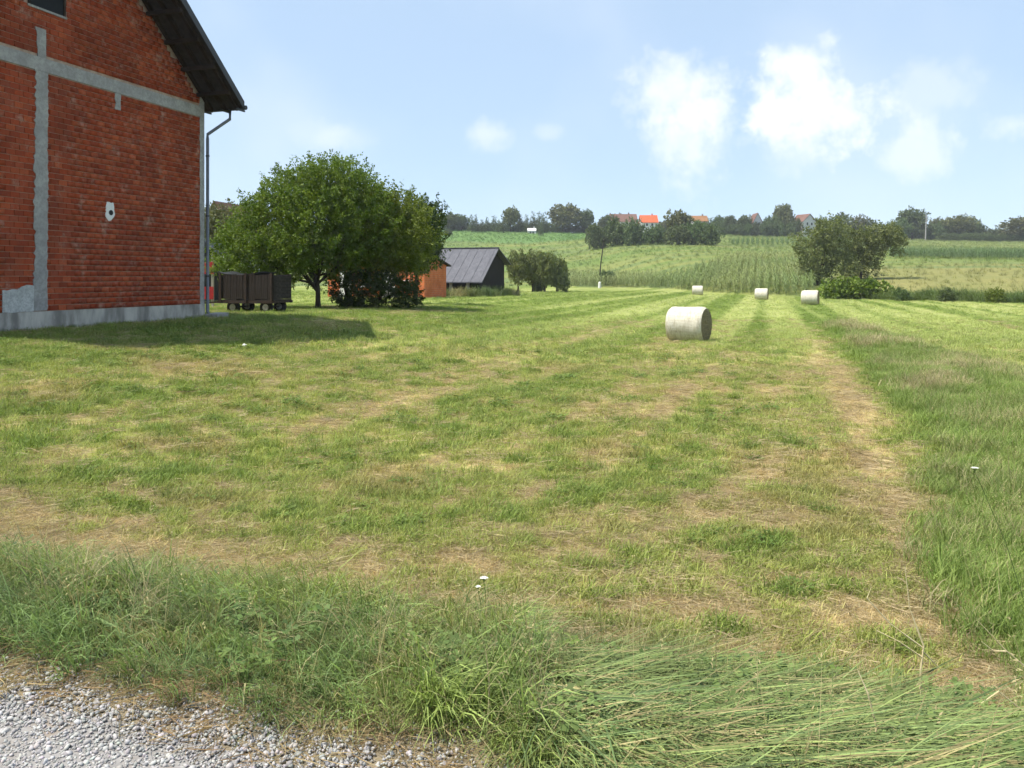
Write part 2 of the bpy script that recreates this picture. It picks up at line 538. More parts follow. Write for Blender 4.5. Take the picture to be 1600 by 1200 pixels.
def turf(x, y):
    x = np.asarray(x, float); y = np.asarray(y, float)
    m, v = mow_param(x, y)
    s = road_s(x, y)
    u, _ = rows_uv(x, y)
    far = sm((v - 11) / 34)
    a = lerp(STRAW, YG, sm(m / .42))
    b = lerp(YG, GREEN, sm((m - .40) / .38))
    col = np.where((m < .42)[..., None], a, b)
    col = lerp(col, DARK, sm((m - .86) / .3) * .8)
    bare = sm((fbm(x * .7, y * .7, 51) - .60) / .1) * (1 - far) * .35
    col = lerp(col, BROWN, bare)
    stripe = fbm((u + 9.0 / np.maximum(v - 4.0, .8)) * .75, v * .012, 61, 2)
    lime = lerp(np.array([.165, .225, .048]), np.array([.350, .385, .135]), sm((stripe - .38) / .22))
    col = lerp(col, lime, far * .85)
    col = lerp(col, np.array([.150, .215, .050]) * (.8 + .5 * fbm(x * 1.2, y * 1.2, 71))[..., None], strip_mask(x, y) * .9)
    vg = (1 - sm((s - 1.9 - 1.2 * (fbm(x * .6, y * .6, 73) - .5)) / .8))
    col = lerp(col, np.array([.115, .125, .050]), vg * .85)
    col = lerp(col, np.array([.270, .225, .165]), (1 - sm((s - .22) / .3)) * .9)
    shade = sm((-u - 11) / 6) * (1 - far)                        # greener turf colour towards the house
    col = lerp(col, np.array([.13, .185, .035]), shade * .55)
    # hillside fields
    y0 = field_end(x)
    q = y - y0 + (fbm(x / 14, y / 14, 81, 3) - .5) * 9
    h = sm(q / 3)
    k = fbm(x / 90, y / 7, 83, 3)
    hill = lerp(np.array([.145, .205, .058]), np.array([.230, .245, .082]), sm((k - .35) / .3))
    ray = x / np.maximum(y, 1)
    right = sm((ray - .38) / .06)
    och = right * sm((q - 4) / 6) * (1 - sm((y - 136 - 14 * (vnoise(x / 20, y / 20, 85) - .5)) / 8))
    hill = lerp(hill, lerp(np.array([.290, .260, .105]), np.array([.205, .215, .080]), fbm(x / 9, y / 9, 87)), och * .85)
    hill = lerp(hill, np.array([.120, .185, .070]), sm((k - .58) / .06) * .7)
    hill = lerp(hill, np.array([.110, .210, .062]), sm((y - 318 - 10 * vnoise(x / 25, 0 * x, 89)) / 8) * (1 - sm((ray - .10) / .03)) * sm((ray + .13) / .03) * .75)
    hill = lerp(hill, np.array([.235, .270, .100]), sm((y - 235) / 60) * right * .7)
    dk = right * np.exp(-((y - 222 + .02 * x) / 4.0) ** 2)
    hill = lerp(hill, np.array([.085, .120, .045]), dk * .8)
    return lerp(col, hill, h)

# ------------------------------------------------------------------ ground sheet
ys = np.concatenate([np.linspace(-9, 2, 24), np.geomspace(2.15, 60, 330), np.geomspace(60.6, 450, 190), np.geomspace(460, 1000, 24)])
tt = np.linspace(-1, 1, 331)
tt = np.sign(tt) * (0.75 * np.abs(tt) + .25 * np.abs(tt) ** 3)
GX = tt[None, :] * (10 + 1.05 * np.clip(ys, 0, None))[:, None]
GY = np.repeat(ys[:, None], len(tt), 1)
GZ = ground_z(GX, GY)
nr, nc = GX.shape
V = np.stack([GX, GY, GZ], -1).reshape(-1, 3)
ii = np.arange(nr * nc).reshape(nr, nc)
F = np.stack([ii[:-1, :-1], ii[:-1, 1:], ii[1:, 1:], ii[1:, :-1]], -1).reshape(-1, 4)
tint = np.concatenate([turf(V[:, 0], V[:, 1]) * np.array([.86, .84, .80]), np.ones((len(V), 1))], 1)
gme = fast_mesh('ground', V, F, {'tint': ('FLOAT_COLOR', tint)})
gme.polygons.foreach_set('use_smooth', [True] * len(gme.polygons))
tag(put('ground', gme, M['ground']), kind='structure')

# gravel road: a sheet a little above the ground with an uneven edge
def gravel_mat():
    m, nt, out = new_mat('gravel_bed'); t = NT(nt)
    pos = t.n('ShaderNodeNewGeometry').outputs['Position']
    v = t.n('ShaderNodeTexVoronoi'); v.inputs['Scale'].default_value = 95
    t.l(pos, v.inputs['Vector'])
    col = t.mix(t.ramp(t.noise(pos, 30, 4), .3, .7), (.33, .315, .295), (.22, .207, .19))
    col = t.mix(t.ramp(v.outputs['Distance'], .0, .55, .0, .45), col, (.20, .19, .185))
    col = t.mix(t.ramp(t.noise(pos, 3.2, 5, .6), .52, .68, 0, .55), col, (.25, .185, .12))
    t.l(t.bsdf(col, .95, .1, t.bump(v.outputs['Distance'], -1.0, .02)).outputs[0], out.inputs[0])
    return m
M['gravel'] = gravel_mat()
M['stone'] = foliage_mat('crushed_stone', (.34, .34, .355), (.62, .61, .61), 0.0)
RD, RN = Vector((.945, -.328, 0)), Vector((.328, .945, 0))
RA = Vector((-2.1, 3.24, 0))
L = np.linspace(-14, 12, 210)
W = np.concatenate([[-4.2], np.linspace(-3.2, -.2, 12), [0.0]])
edge_w = .14 * (fbm(L * 1.3, L * 0, 91, 3) - .5) * 2
V = []
for wv in W:
    wob = np.where(wv == 0.0, edge_w + .14, 0)
    V.append(np.stack([RA.x + RD.x * L + RN.x * (wv + wob), RA.y + RD.y * L + RN.y * (wv + wob)], -1))
V = np.stack(V)
VZ = ground_z(V[..., 0], V[..., 1]) + .006
VZ[-1] -= .012
P = np.concatenate([V, VZ[..., None]], -1).reshape(-1, 3)
a, b = len(W), len(L)
ii = np.arange(a * b).reshape(a, b)
F = np.stack([ii[:-1, :-1], ii[:-1, 1:], ii[1:, 1:], ii[1:, :-1]], -1).reshape(-1, 4)
tag(put('gravel_road', fast_mesh('gravel_road', P, F), M['gravel']), kind='structure')

# ------------------------------------------------------------------ scatter of grass, straw and stones
def blades(n, h, hv, spread, lean, width, droop, seed, flat=False, leandir=None):
    r = np.random.default_rng(seed)
    V, F, B = [], [], []
    for i in range(n):
        a = r.uniform(0, 2 * math.pi)
        rad = spread * math.sqrt(r.uniform(0, 1))
        p = np.array([math.cos(a) * rad, math.sin(a) * rad, -.005])
        az = r.uniform(0, 2 * math.pi) if leandir is None else leandir + r.normal(0, .55)
        hh = h * r.uniform(1 - hv, 1 + hv)
        d = np.array([math.cos(az), math.sin(az), 0])
        s = np.array([-d[1], d[0], 0])
        if flat:
            p[2] = r.uniform(.004, .035)
            e1 = d + np.array([0, 0, r.normal(0, .10)]); e2 = e1 + s * r.normal(0, .2)
            pts = [p, p + e1 * hh * .5, p + e1 * hh * .5 + e2 * hh * .5]
            s2 = s * .6 + np.array([0, 0, .8])
        else:
            ln = abs(r.normal(lean, min(lean * .45, .28 if lean < 1 else .14)))
            up = np.array([0, 0, 1.0])
            t1 = d * math.sin(ln) + up * math.cos(ln)
            l2 = ln + droop * r.uniform(.5, 1.4)
            t2 = d * math.sin(l2) + up * math.cos(l2)
            l3 = l2 + droop * r.uniform(.5, 1.2)
            t3 = d * math.sin(l3) + up * math.cos(l3)
            pts = [p, p + t1 * hh * .4, p + t1 * hh * .4 + t2 * hh * .33, p + t1 * hh * .4 + t2 * hh * .33 + t3 * hh * .27]
            s2 = s * math.cos(r.uniform(0, .9)) + up * .3
        w = width * min(r.lognormal(0, .38), 2.2)
        k = len(V)
        bv = r.uniform(0, 1)
        for j, q in enumerate(pts[:-1]):
            ww = w * (1, .9, .6)[j] * .5
            V += [q - s2 * ww, q + s2 * ww]; B += [bv, bv]
        V.append(pts[-1]); B.append(bv)
        for j in range(len(pts) - 2):
            F += [(k + 2 * j, k + 2 * j + 1, k + 2 * j + 3), (k + 2 * j, k + 2 * j + 3, k + 2 * j + 2)]
        e = k + 2 * (len(pts) - 2)
        F.append((e, e + 1, k + 2 * (len(pts) - 1)))
    return np.array(V), np.array(F), np.array(B)

def clover(n, h, spread, size, seed):
    r = np.random.default_rng(seed)
    V, F, B = [], [], []
    for i in range(n):
        a, rad = r.uniform(0, 6.28), spread * math.sqrt(r.uniform())
        c = np.array([math.cos(a) * rad, math.sin(a) * rad, h * r.uniform(.3, 1)])
        bv = r.uniform()
        a0 = r.uniform(0, 6.28)
        for j in range(3):
            q = a0 + j * 2.09
            d = np.array([math.cos(q), math.sin(q), r.normal(.1, .3)]); s = np.array([-d[1], d[0], r.normal(0, .25)])
            sz = size * r.uniform(.7, 1.3)
            k = len(V)
            V += [c, c + d * sz * .6 + s * sz * .42, c + d * sz, c + d * sz * .6 - s * sz * .42]; B += [bv] * 4
            F += [(k, k + 1, k + 2), (k, k + 2, k + 3)]
    return np.array(V), np.array(F), np.array(B)

def proto_collection(cname, pname, meshes, m):
    c = bpy.data.collections.new(cname)
    for i, (V, F, B) in enumerate(meshes):
        me = fast_mesh(pname, V, F, {'bv': ('FLOAT', B)})
        me.materials.append(m)
        o = bpy.data.objects.new('%s_%02d' % (pname, i), me)
        c.objects.link(o)
    return c

def scatter(name, pts, col, nproto, scale, tint, rot=None, label=None, cat=None):
    n = len(pts)
    me = bpy.data.meshes.new(name)
    me.vertices.add(n)
    me.vertices.foreach_set('co', np.asarray(pts, np.float32).ravel())
    if rot is None:
        rot = np.stack([rng.normal(0, .08, n), rng.normal(0, .08, n), rng.uniform(0, 6.283, n)], -1)
    for an, ty, dat, key in (('rot', 'FLOAT_VECTOR', rot, 'vector'), ('scl', 'FLOAT', scale, 'value'), ('tint', 'FLOAT_VECTOR', tint, 'vector'),
                             ('idx', 'INT', rng.integers(0, nproto, n), 'value')):
        a = me.attributes.new(an, ty, 'POINT')
        a.data.foreach_set(key, np.asarray(dat, np.int32 if ty == 'INT' else np.float32).ravel())
    o = bpy.data.objects.new(name, me)
    COL.objects.link(o)
    ng = bpy.data.node_groups.new(name + '_scatter', 'GeometryNodeTree')
    ng.interface.new_socket('Geometry', in_out='INPUT', socket_type='NodeSocketGeometry')
    ng.interface.new_socket('Geometry', in_out='OUTPUT', socket_type='NodeSocketGeometry')
    N, Lk = ng.nodes, ng.links
    gi, go = N.new('NodeGroupInput'), N.new('NodeGroupOutput')
    ip, ci = N.new('GeometryNodeInstanceOnPoints'), N.new('GeometryNodeCollectionInfo')
    ci.inputs['Collection'].default_value = col
    ci.inputs['Separate Children'].default_value = True
    ci.inputs['Reset Children'].default_value = True
    def na(an, ty):
        x = N.new('GeometryNodeInputNamedAttribute'); x.data_type = ty; x.inputs['Name'].default_value = an
        return x.outputs['Attribute']
    e2r = N.new('FunctionNodeEulerToRotation')
    Lk.new(na('rot', 'FLOAT_VECTOR'), e2r.inputs[0])
    Lk.new(gi.outputs[0], ip.inputs['Points']); Lk.new(ci.outputs[0], ip.inputs['Instance'])
    ip.inputs['Pick Instance'].default_value = True
    Lk.new(na('idx', 'INT'), ip.inputs['Instance Index'])
    Lk.new(e2r.outputs[0], ip.inputs['Rotation'])
    Lk.new(na('scl', 'FLOAT'), ip.inputs['Scale'])
    Lk.new(ip.outputs[0], go.inputs[0])
    mod = o.modifiers.new('scatter', 'NODES'); mod.node_group = ng
    return tag(o, label, cat, kind='stuff')

def wedge(n, y0, y1, side=.70, pad=1.2, p=1.0):
    """random ground points in the part of the place the camera can see, with a margin to each side"""
    y = (rng.uniform(0, 1, n) * (y1 ** (2 / p) - y0 ** (2 / p)) + y0 ** (2 / p)) ** (p / 2)
    x = rng.uniform(-1, 1, n) * (side * y + pad)
    return x, y
def wall_u(x, y):
    return rows_uv(x, y)[0]
def outside_house(x, y):
    u, v = rows_uv(x, y)
    return ~((u < -17.95) & (v < 23.2))

short = proto_collection('short_grass', 'short_grass_tuft', [blades(34, .065, .45, .10, .45, .0042, .35, 100 + i) for i in range(6)] +
                         [blades(26, .095, .4, .09, .60, .0045, .5, 120 + i) for i in range(3)], M['grass'])
straw = proto_collection('cut_straw', 'cut_straw_wisp', [blades(30, .13, .6, .14, 0, .0030, 0, 140 + i, flat=True) for i in range(6)], M['grass'])
leafy = proto_collection('clover', 'clover_patch', [clover(34, .06, .11, .022, 160 + i) for i in range(4)], M['grass'])
longg = proto_collection('long_grass', 'long_grass_tuft', [blades(30, .36, .4, .10, .62, .0055, .55, 180 + i, leandir=0.0) for i in range(6)] +
                         [blades(24, .28, .4, .12, .75, .0048, .55, 190 + i) for i in range(3)], M['grass'])
mid = proto_collection('unmown_grass', 'unmown_grass_tuft', [blades(36, .21, .45, .13, .42, .0058, .42, 210 + i) for i in range(6)], M['grass'])
lodged = proto_collection('lodged_grass', 'lodged_grass_tuft', [blades(34, .44, .35, .16, 1.47, .0050, .06, 230 + i, leandir=0.0) for i in range(6)], M['grass'])

def pts3(x, y, dz=0.0):
    return np.stack([x, y, ground_z(x, y) + dz], -1)
def tinted(x, y, lo=.8, hi=1.25, bright=1.0):
    c = turf(x, y) * bright * rng.uniform(lo, hi, (len(x), 1))
    return c

# short mown turf, thinner and coarser with distance
X, Y, S = [], [], []
for n, y0, y1, sc in ((24000, 3.4, 9, 1.1), (34000, 9, 20, 1.3), (34000, 20, 45, 1.9), (22000, 45, 110, 3.2)):
    x, y = wedge(n, y0, y1)
    X.append(x); Y.append(y); S.append(np.full(n, sc))
X, Y, S = map(np.concatenate, (X, Y, S))
mp, vv = mow_param(X, Y)
sd = road_s(X, Y)
keep = (sd > .8) & outside_house(X, Y) & (rng.uniform(0, 1, len(X)) < .42 + .75 * sm(mp / .55)) & (strip_mask(X, Y) < .6) & (Y < field_end(X))
X, Y, S, mp = X[keep], Y[keep], S[keep], mp[keep]
S = S * rng.uniform(.65, 1.25, len(X)) * (.62 + .55 * sm(mp / .8)) * np.where(Y > 20, .62 + .38 * sm((45 - Y) / 25), 1)
scatter('mown_grass', pts3(X, Y), short, 9, S, tinted(X, Y, .75, 1.3, 1.24), label='short mown yellow-green grass covering the field', cat='grass')
# cut straw lying on the stubble
X, Y, S = [], [], []
for n, y0, y1, sc in ((11000, 3.8, 9, .85), (11000, 9, 20, 1.1), (6000, 20, 42, 1.6)):
    x, y = wedge(n, y0, y1)
    X.append(x); Y.append(y); S.append(np.full(n, sc))
X, Y, S = map(np.concatenate, (X, Y, S))
mp, _ = mow_param(X, Y)
keep = (road_s(X, Y) > 1.3) & outside_house(X, Y) & (rng.uniform(0, 1, len(X)) < .95 * (1 - sm((mp - .12) / .5)) + .12) & (strip_mask(X, Y) < .4)
X, Y, S = X[keep], Y[keep], S[keep]
tn = lerp(np.array([.54, .44, .26]), np.array([.40, .30, .17]), rng.uniform(0, 1, len(X))) * rng.uniform(.75, 1.15, (len(X), 1))
scatter('cut_hay', pts3(X, Y, .006), straw, 6, S * rng.uniform(.7, 1.3, len(X)), tn, label='loose dry cut hay lying on the mown field', cat='hay')
# clover and herbs in the greener patches
x, y = wedge(16000, 3.6, 24, p=1.35)
mp, _ = mow_param(x, y)
keep = (road_s(x, y) > 1.0) & outside_house(x, y) & (rng.uniform(0, 1, len(x)) < sm((mp - .42) / .4)) & (strip_mask(x, y) < .5)
x, y = x[keep], y[keep]
g = lerp(np.array([.115, .185, .035]), np.array([.190, .250, .055]), rng.uniform(0, 1, len(x)))
keep = rng.uniform(0, 1, len(x)) < .16
x, y, g = x[keep], y[keep], g[keep]
scatter('clover', pts3(x, y), leafy, 4, rng.uniform(.7, 1.5, len(x)) * (1 + .4 * (y > 12)), g, label='low clover and herbs in the greener patches of the field', cat='clover')
# long verge grass between road and field
n = 9000
l = rng.uniform(-7, 7, n); s = rng.uniform(-.05, 2.5, n)
x = RA.x + RD.x * l + RN.x * s; y = RA.y + RD.y * l + RN.y * s
wv = fbm(x * .9, y * .9, 95, 3)
lim = 1.75 + 1.1 * (fbm(x * .6, y * .6, 73) - .5) * 2 - .55 * np.exp(-((x - 1.6) / .7) ** 2)
low = .12 + .8 * np.clip(wv - .42, 0, 1)
lim = np.where(x > .15, np.minimum(lim, 1.45), lim)
keep = (s < lim) & (s > low) & (rng.uniform(0, 1, n) < .25 + 1.5 * np.clip(wv - .2, 0, 1)) & (y > 1.2) & (np.abs(x) < .75 * y + 1.5)
# the flattened swath on the right has its own object
lying = (x > .15 + .5 * (wv - .5)) & (s < 1.35 + .5 * (wv - .5))
k1 = keep & ~lying
xa, ya, wa, sa = x[k1], y[k1], wv[k1], s[k1]
ta = lerp(np.array([.200, .285, .100]), np.array([.285, .350, .095]), sm((fbm(xa * 2.2, ya * 2.2, 96, 2) - .3) / .4)) * rng.uniform(.55, 1.3, (len(xa), 1))
ta = lerp(ta, np.array([.40, .34, .18]), (rng.uniform(0, 1, len(xa)) < .20) * .9)
az = np.radians(225 + 55 * (fbm(xa * .8, ya * .8, 97) - .5) * 2) + rng.normal(0, .6, len(xa)) + np.where(xa > -1.2, .5, 0)
ro = np.stack([rng.normal(0, .1, len(xa)), rng.normal(0, .1, len(xa)), az], -1)
scatter('verge_grass', pts3(xa, ya), longg, 9, rng.uniform(.42, 1.05, len(xa)) * (.30 + 1.05 * wa) * (.7 + .3 * sm(sa / .5)), ta, ro, 'long blue-green grass drooping over the gravel edge', 'grass')
n = 3600
x = rng.uniform(-.2, 5.2, n); y = rng.uniform(1.7, 4.9, n)
s = road_s(x, y); wv = fbm(x * .9, y * .9, 95, 3)
keep = (s > -.05) & (x > .05 + .5 * (wv - .5)) & (s < 1.45 + .5 * (wv - .5)) & (np.abs(x) < .75 * y + 1.5) & (rng.uniform(0, 1, n) < .9)
xb, yb = x[keep], y[keep]
tb = lerp(np.array([.170, .250, .095]), np.array([.275, .325, .105]), rng.uniform(0, 1, len(xb))) * rng.uniform(.55, 1.25, (len(xb), 1))
tb = lerp(tb, np.array([.42, .34, .17]), (rng.uniform(0, 1, len(xb)) < .16) * .8)
az = R(-62) + 1.3 * (fbm(xb * .7, yb * .7, 99) - .5) + rng.normal(0, .35, len(xb))
ro = np.stack([rng.normal(0, .05, len(xb)), rng.normal(0, .05, len(xb)), az], -1)
scatter('flattened_grass', pts3(xb, yb, .01 + .05 * rng.uniform(0, 1, len(xb))), lodged, 6, rng.uniform(.7, 1.25, len(xb)), tb, ro, 'cut long grass lying flat and combed sideways at the field corner', 'grass')
# dry seed stems standing in the verge and the unmown strip
def seed_stems(seed):
    r = np.random.default_rng(seed)
    V, F, B = blades(5, .52, .35, .08, .32, .0034, .16, seed)
    V, F, B = list(V), list(F), list(B)
    tips = [V[i] for i in range(6, len(V), 7)]
    for tp in tips:
        bv = r.uniform(.3, .9)
        for q in range(7):
            c = tp + np.array([r.normal(0, .006), r.normal(0, .006), r.uniform(-.09, .01)])
            d = r.normal(0, 1, 3); d /= np.linalg.norm(d)
            e = np.cross(d, [0, 0, 1.0]) * .004
            k = len(V)
            V += [c, c + d * .010 + e, c + d * .022, c + d * .010 - e]; B += [bv] * 4
            F += [(k, k + 1, k + 2), (k, k + 2, k + 3)]
    return np.array(V), np.array(F), np.array(B)
seeds = proto_collection('seed_stems', 'seed_stem', [seed_stems(270 + i) for i in range(5)], M['grass'])
y = rng.uniform(3, 40, 5200) ** 1.0; x = y * ST / CT + rng.uniform(.8, 7.5, 5200) / CT
k = (strip_mask(x, y) > .5) & (fbm(x * .5, y * .5, 101, 3) > rng.uniform(.38, .62, len(x)))
l = rng.uniform(-7, 7, 260); s = rng.uniform(.3, 2.0, 260)
x = np.concatenate([x[k], RA.x + RD.x * l + RN.x * s]); y = np.concatenate([y[k], RA.y + RD.y * l + RN.y * s])
k = (y > 2.2) & (np.abs(x) < .75 * y + 1.5)
x, y = x[k], y[k]
scatter('dry_seed_stems', pts3(x, y), seeds, 5, rng.uniform(.45, .95, len(x)), lerp(np.array([.46, .38, .20]), np.array([.30, .27, .12]), rng.uniform(0, 1, len(x))),
        label='dry seed stems standing in the unmown strip and verge', cat='grass')
# broad-leaved herbs mixed into the verge
herb = proto_collection('herbs', 'herb_plant', [clover(14, .12, .12, .030, 250 + i) for i in range(4)], M['grass'])
n = 900
l = rng.uniform(-7, 7, n); s = rng.uniform(.25, 2.2, n)
x = RA.x + RD.x * l + RN.x * s; y = RA.y + RD.y * l + RN.y * s
keep = (fbm(x * 1.1, y * 1.1, 151, 2) > rng.uniform(.40, .72, n)) & (y > 1.4)
x, y = x[keep], y[keep]
scatter('verge_herbs', pts3(x, y), herb, 4, rng.uniform(.5, 1.2, len(x)), lerp(np.array([.110, .175, .050]), np.array([.190, .255, .070]), rng.uniform(0, 1, len(x))),
        label='broad-leaved green herbs growing in the verge grass', cat='herbs')
# unmown strip to the right of the track
X, Y, S = [], [], []
for n, y0, y1, sc in ((16000, 3.2, 10, .85), (22000, 10, 24, 1.1), (16000, 24, 48, 1.5)):
    y = rng.uniform(y0, y1, n); x = y * ST / CT + rng.uniform(.8, 7.5, n) / CT
    X.append(x); Y.append(y); S.append(np.full(n, sc))
X, Y, S = map(np.concatenate, (X, Y, S))
keep = (strip_mask(X, Y) > rng.uniform(.05, .95, len(X))) & (X < .72 * Y + 1.8) & (road_s(X, Y) > .5)
X, Y, S = X[keep], Y[keep], S[keep]
pn = fbm(X * .5, Y * .5, 101, 3)
g = lerp(np.array([.145, .225, .046]), np.array([.265, .330, .088]), rng.uniform(0, 1, len(X)))
g = lerp(g, np.array([.42, .36, .20]), np.clip(sm((pn - .54) / .1) * (rng.uniform(0, 1, len(X)) < .6) * sm((Y - 7) / 6) + .8 * (rng.uniform(0, 1, len(X)) < .10), 0, 1))
g = g * (.6 + .8 * fbm(X * 1.5, Y * 1.5, 103, 2))[:, None]
scatter('unmown_grass', pts3(X, Y), mid, 6, S * rng.uniform(.45, 1.1, len(X)) * (.35 + 1.1 * pn), g, label='tall unmown grass strip along the right of the tractor track', cat='grass')
# a few longer tufts left standing in the field and along walls
x, y = wedge(2600, 4, 40)
mp, _ = mow_param(x, y)
keep = (mp > .82) & outside_house(x, y) & (road_s(x, y) > 1.2)
x, y = x[keep], y[keep]
U = rng.uniform(23.2, 33.5, 0)
v_ = rng.uniform(11, 22.9, 700); u_ = -17.9 + rng.exponential(.10, 700)
wx, wy = u_ * CT + v_ * ST, -u_ * ST + v_ * CT
x, y = np.concatenate([x, wx]), np.concatenate([y, wy])
scatter('tuft_grass', pts3(x, y), mid, 6, rng.uniform(.35, .75, len(x)), lerp(np.array([.075, .130, .028]), np.array([.130, .190, .040]), rng.uniform(0, 1, len(x))),
        label='longer grass tufts left along the house wall and in the field', cat='grass')
# rough grass on the hillside
x, y = wedge(20000, 66, 420, .72, 3, 1.15)
keep = y > field_end(x) + .5
x, y = x[keep], y[keep]
scatter('hillside_grass', pts3(x, y), mid, 6, rng.uniform(1.6, 3.2, len(x)) * (.8 + y / 400), tinted(x, y, .75, 1.25, 1.1), label='rough meadow grass covering the far hillside', cat='grass')

# crushed stones of the road
def stone(seed):
    r = np.random.default_rng(seed)
    g = (1 + 5 ** .5) / 2
    V = np.array([(-1, g, 0), (1, g, 0), (-1, -g, 0), (1, -g, 0), (0, -1, g), (0, 1, g), (0, -1, -g), (0, 1, -g), (g, 0, -1), (g, 0, 1), (-g, 0, -1), (-g, 0, 1)]) / 1.9
    V = V * r.uniform(.72, 1.28, (12, 1)) * np.array([1.1, .85, .6])
    F = np.array([(0, 11, 5), (0, 5, 1), (0, 1, 7), (0, 7, 10), (0, 10, 11), (1, 5, 9), (5, 11, 4), (11, 10, 2), (10, 7, 6), (7, 1, 8),
                  (3, 9, 4), (3, 4, 2), (3, 2, 6), (3, 6, 8), (3, 8, 9), (4, 9, 5), (2, 4, 11), (6, 2, 10), (8, 6, 7), (9, 8, 1)])
    return V, F, np.full(12, r.uniform())
def stone_mat():
    m, nt, out = new_mat('crushed_limestone'); t = NT(nt)
    c = t.n('ShaderNodeAttribute', attribute_name='tint', attribute_type='INSTANCER').outputs['Color']
    co = t.n('ShaderNodeNewGeometry').outputs['Position']
    c = t.mix(t.ramp(t.noise(co, 70, 4), .35, .7, 0, .4), c, (.25, .24, .23))
    t.l(t.bsdf(c, .9, .15).outputs[0], out.inputs[0])
    return m
stones = proto_collection('crushed_stones', 'crushed_stone', [stone(i) for i in range(9)], stone_mat())
n = 110000
l = rng.uniform(-2.4, 3.4, n); s = rng.uniform(-1.5, .62, n)
x = RA.x + RD.x * l + RN.x * s; y = RA.y + RD.y * l + RN.y * s
keep = (y > .9) & (np.abs(x) < .75 * y + 1.2) & (rng.uniform(0, 1, n) < np.where(s > .09, np.exp(-(s - .09) / .09), 1))
x, y = x[keep], y[keep]
sz = np.clip(rng.lognormal(math.log(.0048), .45, len(x)), .0025, .015)
tn = np.array([.385, .370, .350]) * rng.uniform(.62, 1.3, (len(x), 1)) * (1 + rng.normal(0, .03, (len(x), 3)))
scatter('gravel_stones', pts3(x, y, .006) + np.stack([0 * sz, 0 * sz, sz * .25], -1), stones, 9, sz, tn,
        np.stack([rng.normal(0, .5, len(x)), rng.normal(0, .5, len(x)), rng.uniform(0, 6.28, len(x))], -1), 'pale grey crushed stone on the road', 'gravel')
# dry litter on the road edge
n = 420
l = rng.uniform(-5, 4.5, n); s = rng.normal(.18, .13, n)
x = RA.x + RD.x * l + RN.x * s; y = RA.y + RD.y * l + RN.y * s
keep = y > 1.2
x, y = x[keep], y[keep]
scatter('dry_litter', pts3(x, y, .008), straw, 6, rng.uniform(.5, 1.0, len(x)), lerp(np.array([.46, .36, .19]), np.array([.30, .19, .10]), rng.uniform(0, 1, len(x))),
        label='dry brown litter along the gravel edge', cat='litter')

# ------------------------------------------------------------------ the brick house
HY = 26.7
hx = (318 - 800) / FPX * HY
HROT = math.atan2(-D3.y, -D3.x)          # local +X runs along the gable wall towards the road, local +Y is its outward side
HG = gz(hx + .6, HY - 1) - .02
HW, HD, EAVE, PITCH = 10.4, 10.5, 7.30, .87
house = thing('brick_house', 'unfinished red brick house with grey concrete bands and dark roof at left', 'house', (hx, HY, HG), HROT)
apex = EAVE + PITCH * HW / 2
MB().prism([(0, -.008, .5), (HW, -.008, .5), (HW, -.008, EAVE), (HW / 2, -.008, apex), (0, -.008, EAVE)], (0, -.25, 0)).build('gable_wall', M['mortar'], house)
MB().box(0, HW, -HD, -HD + .25, .5, EAVE).build('rear_wall', M['brick_wall'], house)
for x_ in (0, HW - .25):
    MB().box(x_, x_ + .25, -HD + .25, -.26, .5, EAVE).build('side_wall', M['brick_wall'], house)
MB().box(-.03, HW + .03, -HD - .03, .035, -.6, .5).build('plinth', M['plinth'], house)
# positions along the wall of the things set into it
BAND = (6.68, 7.03)
STRIP = (6.12, 6.50)
WIN = (5.62, 6.62, 8.30, 9.6)
BL, BH, CO = .262, .150, .150
def wall_rough(nm, pts_l, pts_r, zs, depth, m):
    """vertical rough strip with uneven sides, standing proud of the blocks"""
    mb = MB()
    n = len(zs)
    f = [(pts_l[i], .016 + depth, zs[i]) for i in range(n)] + [(pts_r[i], .016 + depth, zs[i]) for i in range(n)]
    bk = [(p[0], -.02, p[2]) for p in f]
    mb.v = f + bk
    for i in range(n - 1):
        mb.f += [(i, i + 1, n + i + 1, n + i), (i, 2 * n + i, 2 * n + i + 1, i + 1), (n + i, n + i + 1, 3 * n + i + 1, 3 * n + i)]
    mb.f += [(0, n, 3 * n, 2 * n), (n - 1, 2 * n + n - 1, 3 * n + n - 1, 2 * n - 1)]
    return mb.build(nm, m, house)
zs = np.linspace(.52, BAND[0] - .004, 110)
jl = STRIP[0] + .03 * (vnoise(zs * 2.4, zs * 0, 5) - .5) + .05 * (vnoise(zs * 13, zs * 0, 6) - .5)
jr = STRIP[1] + .05 * (vnoise(zs * 2.1, zs * 0 + 3, 7) - .5) + .09 * (vnoise(zs * 13, zs * 0, 8) - .5) + .06 * sm((3 - zs) / 3)
wall_rough('concrete_column', jl, jr, zs, .012, M['concrete'])
zs = np.linspace(BAND[1] + .004, 7.78, 14)
wall_rough('column_stub', 6.16 + .05 * (vnoise(zs * 5, zs * 0, 9) - .5), 6.46 + .10 * (vnoise(zs * 5, zs * 0, 10) - .5), zs, .010, M['concrete'])
zs = np.linspace(6.20, BAND[0] - .004, 6)
wall_rough('beam_patch', 3.60 + .05 * vnoise(zs * 8, zs * 0, 12), 3.80 + .06 * vnoise(zs * 8, zs * 0, 13), zs, .002, M['concrete'])
zs = np.linspace(.3, 7.9, 40)
wall_rough('corner_column', np.full(40, -.02), .20 + .05 * (vnoise(zs * 4, zs * 0, 14) - .5), zs, .004, M['concrete'])
MB().box(.004, HW, -.02, .030, BAND[0], BAND[1]).build('ring_beam', M['concrete'], house)
